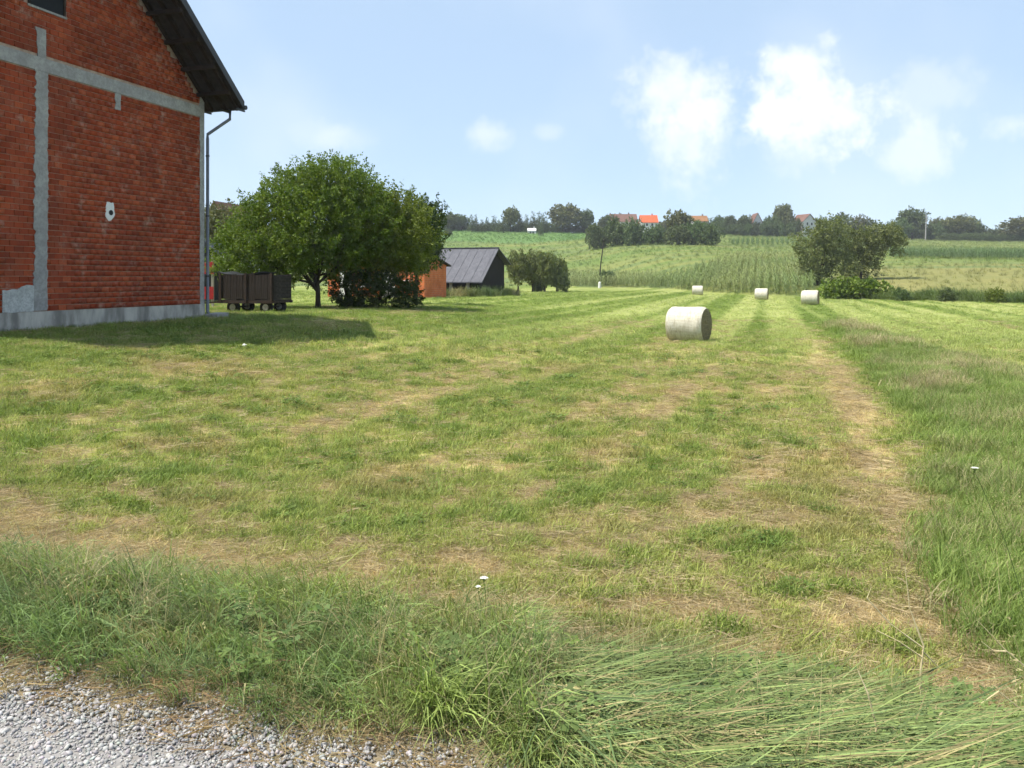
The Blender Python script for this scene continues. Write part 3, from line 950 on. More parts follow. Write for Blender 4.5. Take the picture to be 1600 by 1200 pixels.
# pale render patch at the foot of the column
xs = np.linspace(6.54, 7.42, 24)
tp = 1.14 + .12 * (vnoise(xs * 7, xs * 0, 15) - .5) - .05 * sm((xs - 6.9) / .5)
bt = .50 + .03 * (vnoise(xs * 6, xs * 0, 16) - .5)
mb = MB()
n = len(xs)
mb.v = [(xs[i], .034, bt[i]) for i in range(n)] + [(xs[i], .034, tp[i]) for i in range(n)] + [(xs[i], -.01, bt[i]) for i in range(n)] + [(xs[i], -.01, tp[i]) for i in range(n)]
for i in range(n - 1):
    mb.f += [(i, i + 1, n + i + 1, n + i), (n + i, n + i + 1, 3 * n + i + 1, 3 * n + i), (i, 2 * n + i, 2 * n + i + 1, i + 1)]
mb.f += [(0, n, 3 * n, 2 * n), (n - 1, 3 * n - 1, 4 * n - 1, 2 * n - 1)]
mb.build('render_patch', M['render_patch'], house)
# ragged white plaster around a vent hole
VX, VZ_ = 4.02, 3.28
ring = []
for i in range(22):
    a = 2 * math.pi * i / 22
    rr = .20 * (1 + .45 * (random.random() - .4)) * (1.25 if abs(math.sin(a)) > .6 else .85)
    ring.append((VX + math.cos(a) * rr, .022, VZ_ + math.sin(a) * rr))
MB().prism(ring, (0, -.03, 0)).build('plaster_patch', M['white_render'], house)
vent = MB().tube([(VX - .02, .02, VZ_ - .06), (VX - .02, .034, VZ_ - .06)], .075, 14).build('vent_hole', M['dark_hole'], house)
# attic window
MB().box(WIN[0], WIN[1], -.02, .012, WIN[2], WIN[3]).build('attic_window', M['dark_hole'], house)
win = house.children[-1]
for x_ in (WIN[0] - .07, WIN[1] + .002):
    MB().box(x_, x_ + .068, -.02, .028, WIN[2], WIN[3]).build('window_jamb', M['soffit'], win)
MB().box(WIN[0] - .1, WIN[1] + .1, -.02, .045, WIN[2] - .06, WIN[2] - .003).build('window_sill', M['concrete'], win)

# clay blocks, each with its own edges; the 300 that show largest are single parts
blocks = []
r2 = np.random.default_rng(77)
row = 0
z = .505
while z < apex - .2:
    if not (z + BH > BAND[0] and z < BAND[1]):
        off = (row % 2) * BL / 2 + r2.uniform(-.02, .02)
        x = -BL + off
        while x < HW:
            x0, x1 = x + .006, x + BL - .006
            zz0, zz1 = z + .009, z + BH - .009
            lim = EAVE - .12 + PITCH * min(x0, HW - x1) if z > EAVE - .3 else 99
            a0, a1 = max(x0, .16), min(x1, HW)
            if a1 - a0 > .05 and zz1 < lim + .12:
                if not (WIN[0] - .08 < (a0 + a1) / 2 < WIN[1] + .08 and WIN[2] - .06 < (zz0 + zz1) / 2 < WIN[3]):
                    blocks.append((a0, a1, zz0, zz1))
            x += BL
    else:
        # the course is cut by the ring beam
        if z < BAND[0] - .06:
            x = -BL
            while x < HW:
                a0, a1 = max(x + .006, .16), min(x + BL - .006, HW)
                if a1 - a0 > .05:
                    blocks.append((a0, a1, z + .006, BAND[0] - .005))
                x += BL
    z += CO; row += 1
def block_px(b):
    p = Vector((hx, HY, 0)) - D3 * ((b[0] + b[1]) / 2)
    zc = HG + (b[2] + b[3]) / 2
    px = 800 + FPX * p.x / p.y; py = HOR - FPX * (zc - EYE) / p.y
    vis = px > 4 and py > 4
    return (vis, (b[1] - b[0]) * (b[3] - b[2]) / p.y ** 2)
def covered(b):
    c = (b[0] + b[1]) / 2
    return (STRIP[0] - .02 < c < STRIP[1] + .02 and b[2] < BAND[1]) or (6.5 < c < 7.4 and b[2] < 1.05)
order = sorted(range(len(blocks)), key=lambda i: (block_px(blocks[i])[0] and not covered(blocks[i]), block_px(blocks[i])[1] * (abs(blocks[i][1] - blocks[i][0] - BL + .012) < 1e-3)), reverse=True)
single = set(order[:300])
unit = MB().box(-.5, .5, -.5, .5, -.5, .5)
bm_ = unit.mesh('brick')
bm_.materials.append(M['brick'])
sv, sf, sb = [], [], []
corner = np.array(unit.v); uf = np.array(unit.f)
for i, b in enumerate(blocks):
    proud = .010 + r2.uniform(-.004, .005)
    dim = np.array([b[1] - b[0], proud + .02, b[3] - b[2]]) * np.array([1, 1, 1])
    cen = np.array([(b[0] + b[1]) / 2, (proud - .02) / 2, (b[2] + b[3]) / 2])
    if i in single:
        o = bpy.data.objects.new('brick', bm_)
        COL.objects.link(o); o.parent = house
        o.location = cen; o.scale = dim
        o.rotation_euler = (0, r2.normal(0, .004), 0)
    else:
        sv.append(corner * dim + cen); sf.append(uf + 8 * len(sf)); sb.append(np.full(8, r2.uniform()))
me = fast_mesh('brick_courses', np.concatenate(sv), np.concatenate(sf), {'bv': ('FLOAT', np.concatenate(sb))})
tag(put('brick_courses', me, M['brick'], house), kind='stuff')

# roof: two slopes, verge overhanging the gable by 1.3 m, eaves by .35 m
OV, OE, RT = 1.29, .35, .17
rid = HW / 2
zt = lambda t: EAVE + PITCH * (t if t < rid else HW - t)
roof = MB()
for sgn, e in ((1, -OE), (-1, HW + OE)):
    ze = EAVE - PITCH * OE
    roof.prism([(e, OV, ze + .02), (rid, OV, apex + .02), (rid, OV, apex + .02 + RT), (e, OV, ze + .02 + RT)], (0, -(HD + OV + .4), 0))
ro_ = roof.build('roof', M['roof_dark'], house)
vb = MB()
for e in (-OE - .02, HW + OE + .02):
    ze = EAVE - PITCH * OE
    vb.prism([(e, OV + .035, ze - .06), (rid, OV + .035, apex - .06), (rid, OV + .035, apex + RT + .05), (e, OV + .035, ze + RT + .05)], (0, -.03, 0))
vb.build('verge_board', M['dark_zinc'], ro_)
so_ = MB()
for k in range(3):
    y_ = OV - .14 - k * .5
    for e in (-OE + .05, HW + OE - .05):
        ze = EAVE - PITCH * (OE - .05)
        so_.prism([(e, y_, ze - .13), (rid, y_, apex - .13), (rid, y_, apex + .015), (e, y_, ze + .015)], (0, -.10, 0))
so_.build('verge_rafter', M['soffit'], ro_)
pl = MB()
for t in np.arange(.3, HW, .75):
    zc = zt(t) - .19
    pl.box(t - .06, t + .06, -.02, OV - .05, zc - .06, zc + .055)
pl.build('purlin_end', M['soffit'], ro_)
# eave gutter, downpipe with two bends, brackets, concrete splash block
ze = EAVE - PITCH * OE
gut = MB().tube([(-OE - .08, OV + .06, ze + .03), (-OE - .08, -HD, ze + .03)], .075, 12).build('gutter', M['dark_zinc'], house)
bz = MB()
for y_ in (OV - .02, OV - .62, -.05):
    bz.box(-OE - .10, .02, y_ - .025, y_ + .025, ze - .115, ze - .06)
bz.build('eave_bracket', M['dark_zinc'], gut)
MB().box(-.06, -.02, -.05, OV, ze - .12, ze - .10).build('eave_rail', M['dark_zinc'], gut)
MB().tube([(-OE - .06, OV - .56, ze), (-OE - .06, OV - .56, ze - .32), (-.11, .075, ze - .85), (-.11, .075, ze - 1.0), (-.11, .075, .25), (-.11, .16, .10)], .052, 12).build('downpipe', M['zinc'], house, True)
cl = MB()
for zc in (1.4, 3.4, 5.4):
    cl.tube([(-.11, .075, zc), (-.11, .075, zc + .05)], .064, 12)
cl.build('pipe_clamp', M['dark_zinc'], house.children[-1])
tag(MB().prism([(-.35, 0, 0), (.30, 0, 0), (.26, 0, .16), (-.31, 0, .2)], (0, .5, 0)).build('splash_block', M['concrete']), 'small concrete splash block under the downpipe of the brick house', 'block')
sp_ = bpy.data.objects['splash_block']
sp_.location = Vector((hx, HY, HG)) + N3 * .1 - D3 * (-.2)
sp_.location.z = gz(sp_.location.x, sp_.location.y) - .02
sp_.rotation_euler.z = HROT

# ------------------------------------------------------------------ trees
def leaf_quads(P, Dn, size, r):
    """one rhombic leaf at each point; Dn is the direction the leaf points to"""
    n = len(P)
    Dn = Dn / (np.linalg.norm(Dn, axis=1, keepdims=True) + 1e-9)
    rd = r.normal(0, 1, (n, 3))
    S = np.cross(Dn, rd); S /= (np.linalg.norm(S, axis=1, keepdims=True) + 1e-9)
    Nn = np.cross(Dn, S)
    sz = (size * r.uniform(.65, 1.35, n))[:, None]
    V = np.stack([P, P + Dn * sz * .5 + S * sz * .30 + Nn * sz * .06, P + Dn * sz, P + Dn * sz * .5 - S * sz * .30 + Nn * sz * .06], 1).reshape(-1, 3)
    F = np.arange(4 * n).reshape(n, 4)
    return V, F
def crown_mesh(name, blobs, twigs, leaves, shoot, size, seed, up=.5, shell=.5, droop=0.0, spray=.10):
    r = np.random.default_rng(seed)
    bl = np.array(blobs, float)
    w = (bl[:, 3] * bl[:, 4] * bl[:, 5]) ** .75
    k = r.choice(len(bl), twigs, p=w / w.sum())
    d = r.normal(0, 1, (twigs, 3)); d /= np.linalg.norm(d, axis=1, keepdims=True)
    rr = (shell + (1 - shell) * r.uniform(0, 1, twigs) ** .6)[:, None]
    base = bl[k, :3] + d * bl[k, 3:] * rr
    sd = d * .8 + np.array([0, 0, up]) + r.normal(0, .35, (twigs, 3))
    sd /= np.linalg.norm(sd, axis=1, keepdims=True)
    ln = shoot * r.uniform(.45, 1.25, twigs)
    t = r.uniform(0, 1, (twigs, leaves))
    P = base[:, None] + sd[:, None] * (t * ln[:, None])[..., None]
    P = P + r.normal(0, 1, P.shape) * (spray * (1.15 - .8 * t))[..., None]
    P[..., 2] -= droop * (t * ln[:, None]) ** 2
    ld = sd[:, None] * .6 + r.normal(0, .7, P.shape) + np.array([0, 0, -.15])
    V, F = leaf_quads(P.reshape(-1, 3), ld.reshape(-1, 3), size, r)
    tw = r.uniform(0, 1, twigs)
    bv = np.clip(np.repeat(tw, leaves) * .55 + r.uniform(0, .45, twigs * leaves), 0, 1)
    return fast_mesh(name, V, F, {'bv': ('FLOAT', np.repeat(bv, 4))})
def limbs_mesh(name, h, r0, tips, seed, lean=(0, 0), n=8):
    rr = random.Random(seed)
    mb = MB()
    tr = [Vector((0, 0, -.1))]
    for i in range(1, 5):
        f = i / 4
        tr.append(Vector((lean[0] * f + rr.uniform(-.06, .06) * h, lean[1] * f + rr.uniform(-.06, .06) * h, h * f)))
    mb.tube(tr, [r0 * 1.35, r0, r0 * .9, r0 * .85, r0 * .7], n)
    for tp in tips:
        tp = Vector(tp)
        s = tr[rr.choice((2, 3, 4))]
        m1 = s.lerp(tp, .4) + Vector((rr.uniform(-.1, .1), rr.uniform(-.1, .1), rr.uniform(-.1, .1))) * (tp - s).length
        m2 = s.lerp(tp, .75) + Vector((rr.uniform(-.07, .07), rr.uniform(-.07, .07), rr.uniform(0, .1))) * (tp - s).length
        mb.tube([s, m1, m2, tp], [r0 * .55, r0 * .38, r0 * .22, r0 * .08], 6)
        for q in range(2):
            e = m2 + Vector((rr.uniform(-.4, .4), rr.uniform(-.4, .4), rr.uniform(.0, .5))) * (tp - s).length * .6
            mb.tube([m1.lerp(m2, rr.random()), e], [r0 * .2, r0 * .06], 5)
    me = mb.mesh(name)
    me.polygons.foreach_set('use_smooth', [True] * len(me.polygons))
    return me
def tree(name, label, loc, blobs, mat_, trunk_h, trunk_r, seed, twigs, leaves, shoot, size, cat='tree', group=None, **kw):
    t = thing(name, label, cat, loc, 0, group)
    put('trunk', limbs_mesh('trunk', trunk_h, trunk_r, [b[:3] for b in blobs], seed), M['bark'], t)
    put('crown', crown_mesh('crown', blobs, twigs, leaves, shoot, size, seed, **kw), mat_, t)
    return t

p = on_ray(497, 36.2)
tree('fruit_tree', 'large dense green fruit tree with wide dome crown beside the brick house', p,
     [(-2.4, .1, 3.2, 1.9, 1.8, 1.5), (-3.4, 0, 2.4, 1.45, 1.5, 1.3), (-2.2, -.5, 1.9, 1.6, 1.4, .9), (-.6, .9, 2.2, 1.7, 1.4, 1.1), (-.9, .3, 4.8, 2.0, 1.9, 1.6), (.9, 0, 5.1, 1.9, 1.8, 1.5), (-.2, -.8, 3.5, 2.2, 1.6, 1.7),
      (1.9, .2, 3.8, 1.7, 1.7, 1.7), (-2.0, .4, 4.2, 1.5, 1.5, 1.3), (.2, .6, 5.75, 1.7, 1.4, .95), (1.3, 1.0, 2.4, 1.5, 1.4, 1.1), (-1.0, -1.3, 2.5, 1.3, 1.0, .9)],
     M['leaf_plum'], 1.5, .12, 301, 2600, 40, .62, .105, up=.5, shell=.35, spray=.11)
p = on_ray(541, 37.6)
tree('fruit_tree', 'second green fruit tree whose crown joins the large one, behind the dark bush', p,
     [(1.3, 0, 3.5, 1.8, 1.7, 1.6), (2.7, .1, 3.1, 1.5, 1.5, 1.4), (.6, .3, 4.7, 1.6, 1.6, 1.3), (2.2, .4, 4.3, 1.4, 1.4, 1.1), (2.7, 0, 2.3, 1.0, 1.2, .9), (1.3, .3, 2.2, 1.5, 1.4, 1.0)],
     M['leaf_plum'], 1.6, .12, 302, 1400, 40, .62, .105, up=.5, shell=.35, spray=.11)
p = on_ray(650, 44)
tree('pear_tree', 'dark upright tree with spiky top behind the right edge of the fruit trees', p,
     [(-.3, 0, 3.4, 1.0, 1.0, 1.7), (.5, .2, 3.6, .85, .9, 1.7), (-.9, 0, 4.4, .6, .6, .9), (.0, .1, 4.9, .6, .6, .95), (.9, 0, 4.5, .5, .6, 1.0), (.4, 0, 2.4, .9, .9, 1.0)],
     M['leaf_pear'], 1.6, .12, 303, 520, 40, .8, .13, up=1.3, shell=.3, spray=.09)
p = on_ray(346, 62)
tree('tree', 'loose tall tree showing between the downpipe and the fruit tree', p,
     [(0, 0, 5.2, 1.7, 1.7, 1.5), (-1.1, .3, 6.0, 1.1, 1.2, .9), (1.0, 0, 4.4, 1.4, 1.4, 1.3), (-.6, 0, 3.6, 1.7, 1.6, 1.4)],
     M['leaf_far_olive'], 2.4, .14, 304, 330, 26, .8, .20, up=.7, shell=.4, spray=.2)

c_ = on_ray(592, 36.9)
tree('round_bush', 'dark dense rounded bush standing under the fruit trees', c_,
     [(-1.4, 0, .75, .75, .8, .78), (-.6, .1, .85, .9, .9, .8), (.4, -.1, .8, .95, .9, .75), (1.15, 0, .72, .75, .85, .68), (1.55, .1, .5, .42, .5, .42)],
     M['leaf_hedge'], .5, .05, 311, 900, 24, .22, .085, 'bush', up=.3, shell=.55, spray=.05)

# ------------------------------------------------------------------ farm trailer beside the house
TY = 32.2
p = on_ray(357, TY)
q = Vector((p.x, p.y, 0)) 
tr_rot = math.atan2(N3.y, N3.x) + R(6)
trailer = thing('farm_trailer', 'old wooden farm trailer with dark cover parked behind the house corner', 'trailer', (p.x, p.y, gz(p.x + 1, p.y) - .02), tr_rot)
TL, TW = 2.35, 1.5
MB().box(-.05, TL + .05, -TW / 2, -TW / 2 + .1, .40, .50).box(-.05, TL + .05, TW / 2 - .1, TW / 2, .40, .50).box(0, .08, -TW / 2 + .1, TW / 2 - .1, .41, .49).box(TL - .08, TL, -TW / 2 + .1, TW / 2 - .1, .41, .49).build('chassis', M['steel'], trailer)
MB().box(0, TL, -TW / 2, TW / 2, .502, .54).build('floor_boards', M['old_plank'], trailer)
pk = MB().box(-.5, .5, -.5, .5, -.5, .5).mesh('plank'); pk.materials.append(M['old_plank'])
def plank(c, dims):
    o = bpy.data.objects.new('plank', pk); COL.objects.link(o); o.parent = trailer
    o.location = c; o.scale = dims
for side in (-1, 1):
    for k in range(9):
        w_ = TL / 9
        plank((w_ * (k + .5), side * (TW / 2 - .02 + .004 * (k % 2)), .56 + .48), (w_ - .012, .03, .96 + .03 * ((k * 7) % 3 - 1)))
for xe in (.02, TL - .02):
    for k in range(4):
        plank((xe, 0, .56 + .235 * (k + .5)), (.03, TW - .10, .222))
st_ = MB()
for x in (.1, TL / 2, TL - .1):
    st_.box(x - .04, x + .04, -TW / 2 - .035, -TW / 2 - .002, .42, 1.58)
st_.build('stake', M['steel'], trailer)
# sagging cover
xs = np.linspace(-.05, TL * .72, 14); yv = np.linspace(-TW / 2 + .03, TW / 2 - .03, 8)
cv = [(x, y, 1.60 - .13 * math.sin(math.pi * (x / (TL * .72))) ** 1 + .02 * math.sin(9 * x + 5 * y) - .0 * y) for x in xs for y in yv]
cf = [(i * 8 + j, i * 8 + j + 1, i * 8 + j + 9, i * 8 + j + 8) for i in range(13) for j in range(7)]
cvm = bpy.data.meshes.new('cover'); cvm.from_pydata(cv, [], cf); cvm.update()
co_ = put('cover', cvm, M['tarp'], trailer)
sd_ = co_.modifiers.new('thickness', 'SOLIDIFY'); sd_.thickness = .03
for x in (.55, 1.95):
    for s in (-1, 1):
        wy_ = s * (TW / 2 - .20)
        wo = MB().tube([(x, wy_ - .085, .25), (x, wy_ - .07, .25), (x, wy_ + .07, .25), (x, wy_ + .085, .25)], [.20, .255, .255, .20], 20).build('wheel', M['rubber'], trailer)
        MB().tube([(x, wy_ + s * .078 * 0 - .092, .25), (x, wy_ + .092, .25)], .125, 16).build('rim', M['rim'], wo)
MB().tube([(.55, -TW / 2 + .2, .25), (.55, TW / 2 - .2, .25)], .035, 8).tube([(1.95, -TW / 2 + .2, .25), (1.95, TW / 2 - .2, .25)], .035, 8).build('axle', M['steel'], trailer)
MB().beam((-.05, 0, .45), (-1.1, 0, .38), .07, .07).build('drawbar', M['steel'], trailer)

# red board gate and the lean-to roof behind the house corner
p = on_ray(312, 38.5)
gate = thing('red_gate', 'red board gate seen just right of the downpipe', 'gate', (p.x - .2, p.y, gz(p.x, p.y)), math.atan2(N3.y, N3.x) * .4)
for k, (z0, z1) in enumerate(((.38, .98), (1.58, 2.16))):
    MB().box(-1.1, .92, -.03, .0, z0, z1).build('board', M['red_paint'], gate)
MB().box(.80, .90, .004, .09, -.05, 2.3).box(-1.0, -.9, .004, .09, -.05, 2.3).build('gate_post', M['post'], gate)
p = on_ray(300, 47)
lt = thing('lean_to', 'lean-to shed with black roof edge seen right of the downpipe', 'shed', (p.x, p.y, gz(p.x, p.y)), 0)
MB().prism([(-3, 0, 3.75), (.6, 0, 3.75), (1.42, 0, 2.85), (1.30, 0, 2.80), (.45, 0, 3.62), (-3, 0, 3.62)], (0, 4, 0)).build('roof', M['tarp'], lt)
MB().prism([(-2.8, .3, 0), (.35, .3, 0), (.35, .3, 3.0), (.30, .3, 3.6), (-2.8, .3, 3.6)], (0, 3.2, 0)).build('wall', M['barn_wood'], lt)
MB().box(1.08, 1.18, .1, .2, 0, 2.9).build('post', M['post'], lt)

# ------------------------------------------------------------------ brick shed and barn
BROT = math.atan2(N3.y, N3.x)            # local +X to the right along the front, local +Y away from the road
SY = 62.0
p = on_ray(663, SY)
sg_ = gz(p.x - 2, SY) - .05
shed = thing('brick_shed', 'small orange brick shed with sloping dark roof behind the hedge', 'shed', (p.x, p.y, sg_), BROT)
SL, SW = 8.4, 4.5
z0, z1 = px_z(399, SY) - sg_, px_z(414, 66.3) - sg_
MB().prism([(0, 0, 0), (0, SW, 0), (0, SW, z1), (0, .45, z0 + .12), (0, 0, z0 - .12)], (-SL, 0, 0)).build('wall', M['brick_wall'], shed)
MB().prism([(.25, .42, z0 + .13), (.25, SW + .5, z1 - .14), (.25, SW + .5, z1 - .02), (.25, .42, z0 + .28)], (-SL - .5, 0, 0)).prism([(.25, -.35, z0 - .28), (.25, .42, z0 + .13), (.25, .42, z0 + .28), (.25, -.38, z0 - .17)], (-SL - .5, 0, 0)).build('roof', M['soffit'], shed)
MB().box(-.42, -.20, -.03, .02, z0 - .95, z0 - .55).build('window', M['dark_hole'], shed)
MB().box(-7.3, -6.3, -.05, .01, .0, 2.1).build('door', M['far_white'], shed)
MB().box(-5.4, -4.5, -.05, .01, 1.0, 2.1).build('window', M['glass'], shed)
MB().box(-5.5, -4.4, -.04, -.002, .88, .98).build('window_sill', M['far_white'], shed)
MB().box(-3.6, -2.5, -.05, .01, .0, 2.2).build('door', M['far_white'], shed)
MB().box(-2.2, -.9, -.75, -.10, 1.35, 1.42).build('canopy', M['far_white'], shed)

FY_ = 70.0
p = on_ray(746, FY_)
bg = gz(p.x, p.y) - .1
barn = thing('open_barn', 'old barn with wide grey roof and black boarded gable', 'barn', (p.x, p.y, bg), BROT)
BW, BLn = 7.6, 10.5
ze_, za_, zb_ = px_z(438, FY_) - bg, px_z(389, 74) - bg, px_z(411, 77) - bg
ya_ = 4.3
OVb = .55
sl1 = (za_ - ze_) / ya_
barn_roof_front = MB().prism([(OVb, -.35, ze_ - .35 * sl1), (OVb, ya_, za_), (OVb, ya_, za_ + .1), (OVb, -.35, ze_ - .35 * sl1 + .1)], (-BLn - 2 * OVb, 0, 0))
sl2 = (za_ - zb_) / (BW - ya_)
barn_roof_front.prism([(OVb, ya_, za_), (OVb, BW + .5, zb_ - .5 * sl2), (OVb, BW + .5, zb_ - .5 * sl2 + .1), (OVb, ya_, za_ + .1)], (-BLn - 2 * OVb, 0, 0))
br = barn_roof_front.build('roof', M['barn_roof'], barn)
rb_ = MB()
for k in range(14):
    x = OVb - .3 - k * .82
    rb_.beam((x, -.36, ze_ - .36 * sl1 + .115), (x, ya_, za_ + .115), .05, .03)
rb_.build('roof_seam', M['barn_roof'], br)
MB().beam((OVb + .02, ya_, za_ + .13), (-BLn - OVb, ya_, za_ + .13), .3, .06).build('ridge_cap', M['barn_roof'], br)
MB().prism([(0, .1, 0), (0, BW, 0), (0, BW, zb_ - .03), (0, ya_, za_ - .03), (0, .1, ze_ + .02)], (-.12, 0, 0)).build('gable_wall', M['barn_wood'], barn)
MB().box(-BLn, -.13, BW - .12, BW, 0, zb_ - .1).build('rear_wall', M['barn_wood'], barn)
MB().box(-BLn, -BLn + .12, .2, BW - .13, 0, ze_).build('side_wall', M['barn_wood'], barn)
for x in (-.9, -2.5, -4.4, -6.4):
    MB().box(x - .12, x + .12, -.05, .17, -.1, ze_ + .02).build('post', M['post'], barn)

# ------------------------------------------------------------------ hay bales
def bale_mats():
    m, nt, out = new_mat('net_wrapped_hay'); t = NT(nt)
    co = t.n('ShaderNodeTexCoord').outputs['Object']
    a = t.noise(t.map(co, (1.2, 14, 14)), 1.5, 5, .6)
    b = t.noise(t.map(co, (26, 1.5, 1.5)), 1.0, 4, .6)
    col = t.mix(t.ramp(a, .3, .7), (.62, .59, .49), (.48, .43, .32))
    col = t.mix(t.ramp(b, .35, .7, 0, .55), col, (.70, .67, .58))
    col = t.mix(t.ramp(t.noise(t.map(co, (9, 2.2, 2.2)), 1.6, 6, .7), .46, .68, 0, .6), col, (.33, .28, .17))
    t.l(t.bsdf(col, .7, .2, t.bump(t.noise(t.map(co, (3, 20, 20)), 3, 5, .7), .5, .02)).outputs[0], out.inputs[0])
    m2, nt, out = new_mat('rolled_hay_end'); t = NT(nt)
    co = t.n('ShaderNodeTexCoord').outputs['Object']
    w = t.n('ShaderNodeTexWave', wave_type='RINGS', rings_direction='X')
    t.l(co, w.inputs['Vector']); w.inputs['Scale'].default_value = 5; w.inputs['Distortion'].default_value = 5; w.inputs['Detail'].default_value = 4; w.inputs['Detail Scale'].default_value = 3
    col = t.mix(w.outputs['Fac'], (.20, .165, .085), (.42, .36, .21))
    col = t.mix(t.ramp(t.noise(co, 18, 4), .4, .7, 0, .6), col, (.11, .085, .045))
    t.l(t.bsdf(col, .95, .1, t.bump(w.outputs['Fac'], .8, .05)).outputs[0], out.inputs[0])
    return m, m2
M['bale_side'], M['bale_end'] = bale_mats()
def bale(label, loc, ang, dia, ln, seed, tilt=0):
    r = np.random.default_rng(seed)
    b = thing('hay_bale', label, 'hay bale', loc, ang, 'round hay bales on the mown field')
    nx, na = 15, 56
    V, F = [], []
    rad = dia / 2
    for i in range(nx):
        f = i / (nx - 1)
        x = (f - .5) * ln
        ed = min(f, 1 - f) * ln
        rr = rad * (1 - .09 * (1 - min(ed / .14, 1)) ** 2)
        for j in range(na):
            a = 2 * math.pi * j / na
            k = rr * (1 + .014 * math.sin(3 * a + seed) + .022 * (vnoise(f * 9 + seed, a * 2, seed) - .5) * 2)
            zz = math.sin(a) * k
            if zz < -.92 * rad:
                zz = -.92 * rad - (abs(zz) - .92 * rad) * .15
            V.append((x, math.cos(a) * k * 1.02, zz + .925 * rad))
    for i in range(nx - 1):
        for j in range(na):
            a0, a1 = i * na + j, i * na + (j + 1) % na
            F.append((a0, a1, a1 + na, a0 + na))
    me = bpy.data.meshes.new('wrapped_side'); me.from_pydata(V, [], F); me.update()
    me.polygons.foreach_set('use_smooth', [True] * len(me.polygons))
    put('wrapped_side', me, M['bale_side'], b)
    fz = MB()
    for q in range(420):
        a = r.uniform(0, 6.28); x = r.uniform(-.5, .5) * ln
        nrm = Vector((0, math.cos(a), math.sin(a)))
        if nrm.z < -.85:
            continue
        p0 = Vector((x, 0, .925 * rad)) + nrm * rad * .99
        tg = Vector((0, -math.sin(a), math.cos(a))) * r.choice((-1, 1))
        e1 = p0 + tg * r.uniform(.05, .16) + nrm * r.uniform(.005, .035) + Vector((r.normal(0, .05), 0, 0))
        fz.poly([p0 - Vector((.004, 0, 0)), p0 + Vector((.004, 0, 0)), e1])
    tag(fz.build('loose_hay', M['bale_end'], b), kind='stuff')
    for e, sg in ((0, -1), (nx - 1, 1)):
        rim = [Vector(V[e * na + j]) for j in range(na)]
        c = sum(rim, Vector()) / na
        mb = MB()
        rings = [rim]
        for s, dx in ((.85, .012), (.6, .022), (.3, .03)):
            rings.append([c + (q - c) * s + Vector((sg * dx + r.normal(0, .008), 0, 0)) for q in rim])
        mb.v = [tuple(q) for rg in rings for q in rg] + [tuple(c + Vector((sg * .03, 0, 0)))]
        for i in range(3):
            for j in range(na):
                mb.f.append((i * na + j, i * na + (j + 1) % na, (i + 1) * na + (j + 1) % na, (i + 1) * na + j))
        for j in range(na):
            mb.f.append((3 * na + j, 3 * na + (j + 1) % na, 4 * na))
        # loose ends of hay sticking out of the face
        for q in range(110):
            a = r.uniform(0, 6.28); d = rad * math.sqrt(r.uniform(0, .93))
            p0 = c + Vector((sg * .01, math.cos(a) * d, math.sin(a) * d))
            e1 = p0 + Vector((sg * r.uniform(.01, .06), r.normal(0, .06), r.normal(0, .06)))
            w_ = Vector((0, r.normal(0, .006), r.normal(0, .006)))
            mb.poly([p0 - w_, p0 + w_, e1])
        mb.build('hay_end', M['bale_end'], b)
    return b
p = hit(1079, 534)
bale('nearest and largest round hay bale, with its dark end facing right', p + Vector((0, .3, 0)), R(-32), 1.27, 1.30, 1)
p = hit(1090, 461)
bale('small far round hay bale furthest left, directly behind the nearest bale', p, R(-14), 1.22, 1.28, 2)
p = hit(1190, 468.5)
bale('small far round hay bale between the other two distant bales', p, R(-24), 1.22, 1.25, 3)
p = hit(1266, 476)
bale('far round hay bale at the end of the tractor track below the willows', p, R(-30), 1.24, 1.30, 4)

# ------------------------------------------------------------------ maize fields
def maize(seed):
    r = np.random.default_rng(seed)
    V, F, B = [], [], []
    def quadstrip(pts, ws, bv):
        k = len(V)
        for q, (s, w) in zip(pts, ws):
            V.extend([q - s * w, q + s * w]); B.extend([bv, bv])
        for j in range(len(pts) - 1):
            F.append((k + 2 * j, k + 2 * j + 1, k + 2 * j + 3)); F.append((k + 2 * j, k + 2 * j + 3, k + 2 * j + 2))
    h = 2.2 * r.uniform(.92, 1.08)
    for a in (0, 1.57):
        s = np.array([math.cos(a), math.sin(a), 0])
        quadstrip([np.array([0, 0, 0.]), np.array([.02, 0, h])], [(s, .018), (s, .008)], .35)
    for i in range(11):
        z = .35 + (h - .55) * i / 10
        a = (i % 2) * math.pi + r.normal(0, .5)
        d = np.array([math.cos(a), math.sin(a), 0]); s = np.array([-d[1], d[0], 0])
        ln = r.uniform(.5, .8)
        p0 = np.array([0, 0, z])
        quadstrip([p0, p0 + d * ln * .35 + np.array([0, 0, .26]), p0 + d * ln * .75 + np.array([0, 0, .22]), p0 + d * ln + np.array([0, 0, -.10])],
                  [(s, .02), (s, .05), (s, .042), (s, .006)], r.uniform(.2, .9))
    for i in range(5):
        a = r.uniform(0, 6.28); d = np.array([math.cos(a), math.sin(a), 0])
        p0 = np.array([.02, 0, h - .08]); s = np.array([-d[1], d[0], 0])
        quadstrip([p0, p0 + d * .12 + np.array([0, 0, .28])], [(s, .014), (s, .008)], 1.6)
    return np.array(V), np.array(F), np.array(B)
maize_p = proto_collection('maize', 'maize_plant', [maize(400 + i) for i in range(6)], M['corn'])
